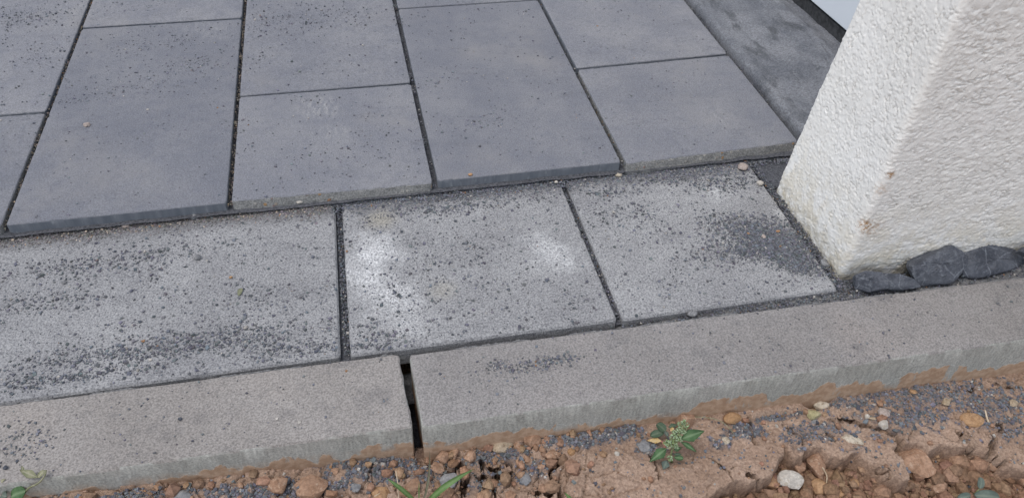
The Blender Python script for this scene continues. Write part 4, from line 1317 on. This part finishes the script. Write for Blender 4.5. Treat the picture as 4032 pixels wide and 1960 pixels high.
def leaf_mesh(name, base, tip, width, up=(0, 0, 1), fold=.25, droop=.1, shape='diamond', teeth=0., nl=12, nw=6, twist=0., mid=None, thick=.0006):
    """a thin leaf with real thickness, folded along its rib"""
    b, t = np.array(base, float), np.array(tip, float)
    L = np.linalg.norm(t - b); ax_ = (t - b) / L
    up = np.array(up, float); sd = np.cross(ax_, up); sd /= np.linalg.norm(sd); nr = np.cross(sd, ax_)
    V, rib = [], []
    for i in range(nl + 1):
        s_ = i / nl
        if shape == 'diamond': w = (s_ / .38) ** .8 if s_ < .38 else ((1 - s_) / .62) ** .85
        elif shape == 'oval': w = math.sqrt(max(0, 1 - (2 * s_ - 1) ** 2)) * (.9 + .1 * s_)
        else: w = min(1, .55 + s_ * 1.2) * (1 - s_ ** 3.2)
        w = max(w, .03) * width / 2
        if teeth: w *= 1 + teeth * (1 if i % 2 else -1)
        c = b + (t - b) * s_ + nr * (droop * L * 4 * s_ * (1 - s_))
        if mid is not None: c = (1 - s_) ** 2 * b + 2 * s_ * (1 - s_) * np.array(mid) + s_ * s_ * t
        a = twist * s_
        for j in range(nw + 1):
            q = 2 * j / nw - 1
            off = sd * math.cos(a) + nr * math.sin(a)
            of2 = nr * math.cos(a) - sd * math.sin(a)
            V.append(c + off * q * w + of2 * (fold * abs(q) * w + .06 * width * math.sin(5 * s_ + q * 2)))
            rib.append(1.0 if j == nw // 2 else (.12 if (i % 3 == 0) else 0.))
    V = np.array(V)
    nv = len(V)
    F = grid_faces(nw + 1, nl + 1)
    Vall = np.concatenate([V, V - nr * thick])
    edge = list(range(nw + 1)) + [i * (nw + 1) + nw for i in range(1, nl + 1)] + [nl * (nw + 1) + j for j in range(nw - 1, -1, -1)] + [i * (nw + 1) for i in range(nl - 1, 0, -1)]
    E_ = np.array([(edge[i], edge[(i + 1) % len(edge)], edge[(i + 1) % len(edge)] + nv, edge[i] + nv) for i in range(len(edge))])
    return mesh(name, Vall, np.concatenate([F, F[:, ::-1] + nv, E_]), True, {'rib': np.array(rib * 2)})


def tube_mesh(name, pts, r0, r1, n=7, steps=14):
    pts = [np.array(p, float) for p in pts]
    V = []
    m = len(pts) - 1
    C_ = []
    for i in range(steps + 1):
        t = i / steps * m; k = min(int(t), m - 1); f = t - k
        p0, p1, p2, p3 = pts[max(k - 1, 0)], pts[k], pts[k + 1], pts[min(k + 2, m)]
        C_.append(.5 * (2 * p1 + (p2 - p0) * f + (2 * p0 - 5 * p1 + 4 * p2 - p3) * f * f + (3 * p1 - p0 - 3 * p2 + p3) * f ** 3))
    C_ = np.array(C_); tg = np.gradient(C_, axis=0)
    for i in range(steps + 1):
        t = tg[i] / np.linalg.norm(tg[i]); a = np.cross(t, (.3, .5, .81)); a /= np.linalg.norm(a); b = np.cross(t, a)
        r = r0 + (r1 - r0) * i / steps
        for j in range(n):
            th = 2 * math.pi * j / n
            V.append(C_[i] + r * (math.cos(th) * a + math.sin(th) * b))
    F = [(i * n + j, i * n + (j + 1) % n, (i + 1) * n + (j + 1) % n, (i + 1) * n + j) for i in range(steps) for j in range(n)]
    F += [tuple(range(n - 1, -1, -1)), tuple(range(steps * n, steps * n + n))]
    return mesh(name, V, F, True, {'rib': np.zeros(len(V))})


def rooted(me, o):
    me.transform(Matrix.Translation(-Vector(o.location)))
    return me


def z1(x, y): return 2500 + x * .2795, 1550 + y * .2795
def wp(x, y, h): 
    u, v = z1(x, y)
    p = soil_pt(u, v)
    return at(u, v, p[2] + h)


root = soil_pt(*z1(520, 960))
weed = empty('weed', tuple(float(q) for q in root))
tag(weed, 'flowering green weed with pale bud clusters growing at the kerb foot', 'weed')
stem_pts = [root, wp(510, 860, .016), wp(540, 720, .034), wp(600, 600, .050), wp(690, 430, .064)]
link('stem', rooted(tube_mesh('stem', stem_pts, .0020, .0012), weed), M_stem, weed)
for (b, t, w, m, sh, te, up) in [
    ((640, 640, .046), (978, 520, .048), .046, M_green, 'diamond', .06, (0, -.35, .9)),
    ((640, 670, .042), (868, 818, .030), .021, M_green, 'diamond', .04, (.3, -.4, .85)),
    ((445, 768, .030), (203, 957, .026), .040, M_green, 'diamond', .06, (-.1, -.3, .9)),
    ((450, 930, .016), (396, 1064, .008), .032, M_blue, 'diamond', .04, (0, -.3, .9)),
    ((430, 530, .018), (310, 415, .020), .036, M_dull, 'oval', 0, (0, -.2, .95)),
    ((410, 530, .016), (212, 590, .014), .030, M_dull, 'oval', .0, (0, -.3, .9)),
    ((425, 520, .020), (460, 600, .022), .016, M_blue, 'oval', 0, (0, -.3, .9)),
    ((470, 470, .012), (600, 430, .012), .020, M_dull, 'diamond', 0, (0, -.3, .9)),
    ((545, 790, .024), (660, 750, .026), .020, M_green, 'diamond', 0, (0, -.6, .7)),
    ((545, 850, .018), (660, 850, .016), .012, M_dull, 'diamond', 0, (0, -.4, .8)),
    ((550, 895, .014), (685, 905, .014), .019, M_green, 'oval', 0, (.1, -.3, .9)),
    ((440, 770, .032), (550, 735, .036), .010, M_wilt, 'diamond', 0, (0, -.3, .9)),
    ((500, 520, .026), (540, 470, .030), .012, M_yellow, 'oval', 0, (0, -.3, .9)),
    ((372, 660, .012), (172, 655, .006), .024, M_yellow, 'diamond', .12, (0, -.25, .9))]:
    lf_ = link('leaf', rooted(leaf_mesh('leaf', wp(*b), wp(*t), w * .45, up=up, shape=sh, teeth=te, droop=.05), weed), m, weed)
    if m is M_yellow and w > .02: lf_['label'] = 'withered yellow leaf'
link('leaf_stalk', rooted(tube_mesh('leaf_stalk', [wp(372, 655, .012), wp(400, 700, .012), wp(430, 760, .02)], .0009, .0012), weed),
     m_leaf('reddish_stalk', (.35, .15, .11), (.42, .2, .15), (.4, .2, .15)), weed)
for (x_, y_, h_, r_, k_) in [(690, 398, .066, .0042, 26), (722, 445, .062, .0050, 34), (640, 432, .060, .0055, 40), (640, 512, .056, .0065, 60), (690, 525, .054, .0040, 26),
                             (560, 560, .050, .0065, 60), (600, 610, .050, .0060, 50), (640, 640, .048, .0042, 28), (530, 620, .044, .0050, 36), (460, 695, .038, .0065, 60), (550, 695, .040, .0065, 56), (585, 745, .036, .0035, 20),
                             (500, 905, .020, .0050, 36)]:
    c0 = wp(x_, y_, h_)
    P = rng.normal(0, 1, (k_, 3)); P = P / np.linalg.norm(P, axis=1)[:, None] * (r_ * rng.uniform(.5, 1.0, k_))[:, None]
    P = P + c0 - root
    base, f = ico(1); nb = len(base)
    s_ = rng.uniform(.0010, .0016, k_)
    V = (base[None] * s_[:, None, None] + P[:, None, :]).reshape(-1, 3)
    F = (f[None] + (np.arange(k_) * nb)[:, None, None]).reshape(-1, 3)
    c = rng.uniform(.8, 1.2, (k_, 1)) * np.where(rng.random((k_, 1)) < .3, np.array([[.20, .26, .11]]), np.array([[.33, .42, .26]]))
    link('flower_cluster', mesh('flower_cluster', V, F, True, {'tint': np.repeat(np.column_stack([c, np.ones(k_)]), nb, axis=0)}), M_flower, weed)


def g2(x, y, h):
    u, v = z2(x, y); p = soil_pt(u, v); return at(u, v, p[2] + h)
root = soil_pt(*z2(690, 890))
grass = empty('grass_tuft', tuple(float(q) for q in root))
tag(grass, 'tuft of green grass blades sprouting from the clay at the bottom edge', 'grass')
for (b, m, t, w, mt, fo) in [((610, 890, 0), (400, 690, .040), (238, 588, .045), .0115, M_grass, .35), ((740, 890, 0), (980, 640, .060), (1338, 470, .040), .0150, M_grass, .4),
                             ((690, 890, 0), (790, 620, .030), (778, 235, .030), .0062, M_grass2, .5), ((645, 890, 0), (640, 740, .02), (645, 630, .03), .0030, M_grass, .3),
                             ((760, 890, 0), (870, 800, .02), (930, 790, .012), .004, M_grass, .3)]:
    B, T_ = g2(*b), g2(*t)
    link('blade', rooted(leaf_mesh('blade', B, T_, w * .65, up=(0, -.5, .8), fold=fo, shape='blade', nl=18, nw=4, mid=g2(*m)), grass), mt, grass)
tip = soil_pt(2262, 1975)
o = link('grass_sprout', leaf_mesh('grass_sprout', soil_pt(2262, 1985), at(2222, 1936, float(soil_pt(2222, 1936)[2]) + .02), .007, up=(0, -.5, .8), shape='blade', fold=.3), M_grass)
tag(o, 'single green blade tip poking up at the bottom of the orange clay', 'grass')

# wilted weed, bottom left
def zl(x, y, h):
    u, v = x * .3106, 1700 + y * .3106
    p = soil_pt(u, v); return at(u, v, p[2] + h)
root = zl(60, 850, 0)
lw = empty('wilted_weed', tuple(float(q) for q in root))
tag(lw, 'weed with a wilted leaf and round green leaves at the bottom left', 'weed')
link('stem', rooted(tube_mesh('stem', [zl(230, 900, 0), zl(350, 720, .03), zl(480, 650, .045), zl(560, 560, .052), zl(585, 480, .055)], .0016, .0012), lw), M_wilt, lw)
for (b, t, w, m, sh) in [((570, 480, .056), (480, 575, .050), .016, M_wilt, 'oval'), ((480, 575, .05), (250, 480, .050), .024, M_wilt, 'diamond'), ((300, 500, .05), (275, 420, .055), .009, M_wilt, 'diamond'),
                         ((130, 830, .02), (330, 740, .028), .046, M_green, 'oval'), ((30, 780, .02), (60, 690, .03), .030, M_blue, 'oval'), ((20, 800, .02), (85, 820, .026), .024, M_blue, 'oval'),
                         ((0, 640, .04), (70, 590, .045), .010, M_wilt, 'diamond')]:
    link('leaf', rooted(leaf_mesh('leaf', zl(*b), zl(*t), w * .5, up=(0, -.3, .9), shape=sh, droop=.08), lw), m, lw)

# seedling, bottom right
def zr(x, y, h):
    u, v = z3(x, y); p = soil_pt(u, v, -.02); return at(u, v, p[2] + h)
root = zr(2110, 1020, -.01)
sd_ = empty('seedling', tuple(float(q) for q in root))
tag(sd_, 'grey green seedling with one upright oval leaf at the bottom right', 'weed')
link('stem', rooted(tube_mesh('stem', [root, zr(2150, 990, .01), zr(2180, 960, .016)], .0010, .0008), sd_), M_stem, sd_)
for (b, t, w) in [((2180, 960, .018), (2190, 858, .024), .022), ((2100, 1020, .008), (1975, 1060, .008), .026), ((2130, 1020, .008), (2360, 1045, .010), .036)]:
    link('leaf', rooted(leaf_mesh('leaf', zr(*b), zr(*t), w * .6, up=(0, -.4, .85), shape='oval', fold=.1), sd_), M_blue, sd_)

# straws, twig and a dry leaf scrap
def straw(label, pts, r, mat, fn):
    P = [fn(*p) for p in pts]
    me = tube_mesh('straw', P, r, r * .7, 6, 10)
    o = link('straw', me, mat)
    o.location = [float(q) for q in P[0]]
    me.transform(Matrix.Translation(-Vector([float(q) for q in P[0]])))
    return tag(o, label, 'straw')
straw('pale straw leaning against the kerb right of the open joint', [(730, 265, .006), (830, 225, .008), (950, 168, .012)], .0011, M_straw, g2)
straw('thin upright straw left of the grass tuft', [(385, 850, .0), (375, 660, .02), (350, 490, .03)], .0010, M_straw, g2)
straw('short straw standing in the clay at the right', [(2272, 400, .0), (2245, 330, .008), (2228, 258, .014)], .0018, M_straw, lambda x, y, h: (lambda uv: at(*uv, float(soil_pt(*uv)[2]) + h))(z3(x, y)))
straw('thin brown twig arching along the kerb right of the weed', [(830, 322, .008), (1000, 330, .010), (1180, 370, .010), (1300, 450, .008), (1420, 590, .006)], .0008, M_wilt, wp)
straw('reddish twig lying at the kerb foot on the right', [(1205, 640, .012), (1240, 615, .014), (1272, 596, .022)], .0011, m_plain('red_twig', (.22, .07, .04)),
      lambda x, y, h: (lambda uv: at(*uv, float(soil_pt(*uv)[2]) + h))((2688 + x * .7828, 980 + y * .7828)))
straw('tiny straw lying on the big orange clod', [(80, 812, .016), (150, 772, .018)], .0010, M_straw, g2)
straw('dry root fibre hanging under the clay ledge', [(770, 770, -.01), (810, 850, -.02), (800, 940, -.025)], .0012, M_straw, lambda x, y, h: (lambda uv: at(*uv, float(soil_pt(*uv)[2]) + h))(z3(x, y)))
o = link('dry_leaf', leaf_mesh('dry_leaf', at(940, 1164, H + .001), at(951, 1134, H + .003), .0085, shape='oval', fold=.15),
         m_leaf('olive_scrap', (.17, .18, .11), (.22, .22, .14), (.25, .25, .16), .8))
tag(o, 'olive scrap of dry leaf on the lower left slab', 'leaf')
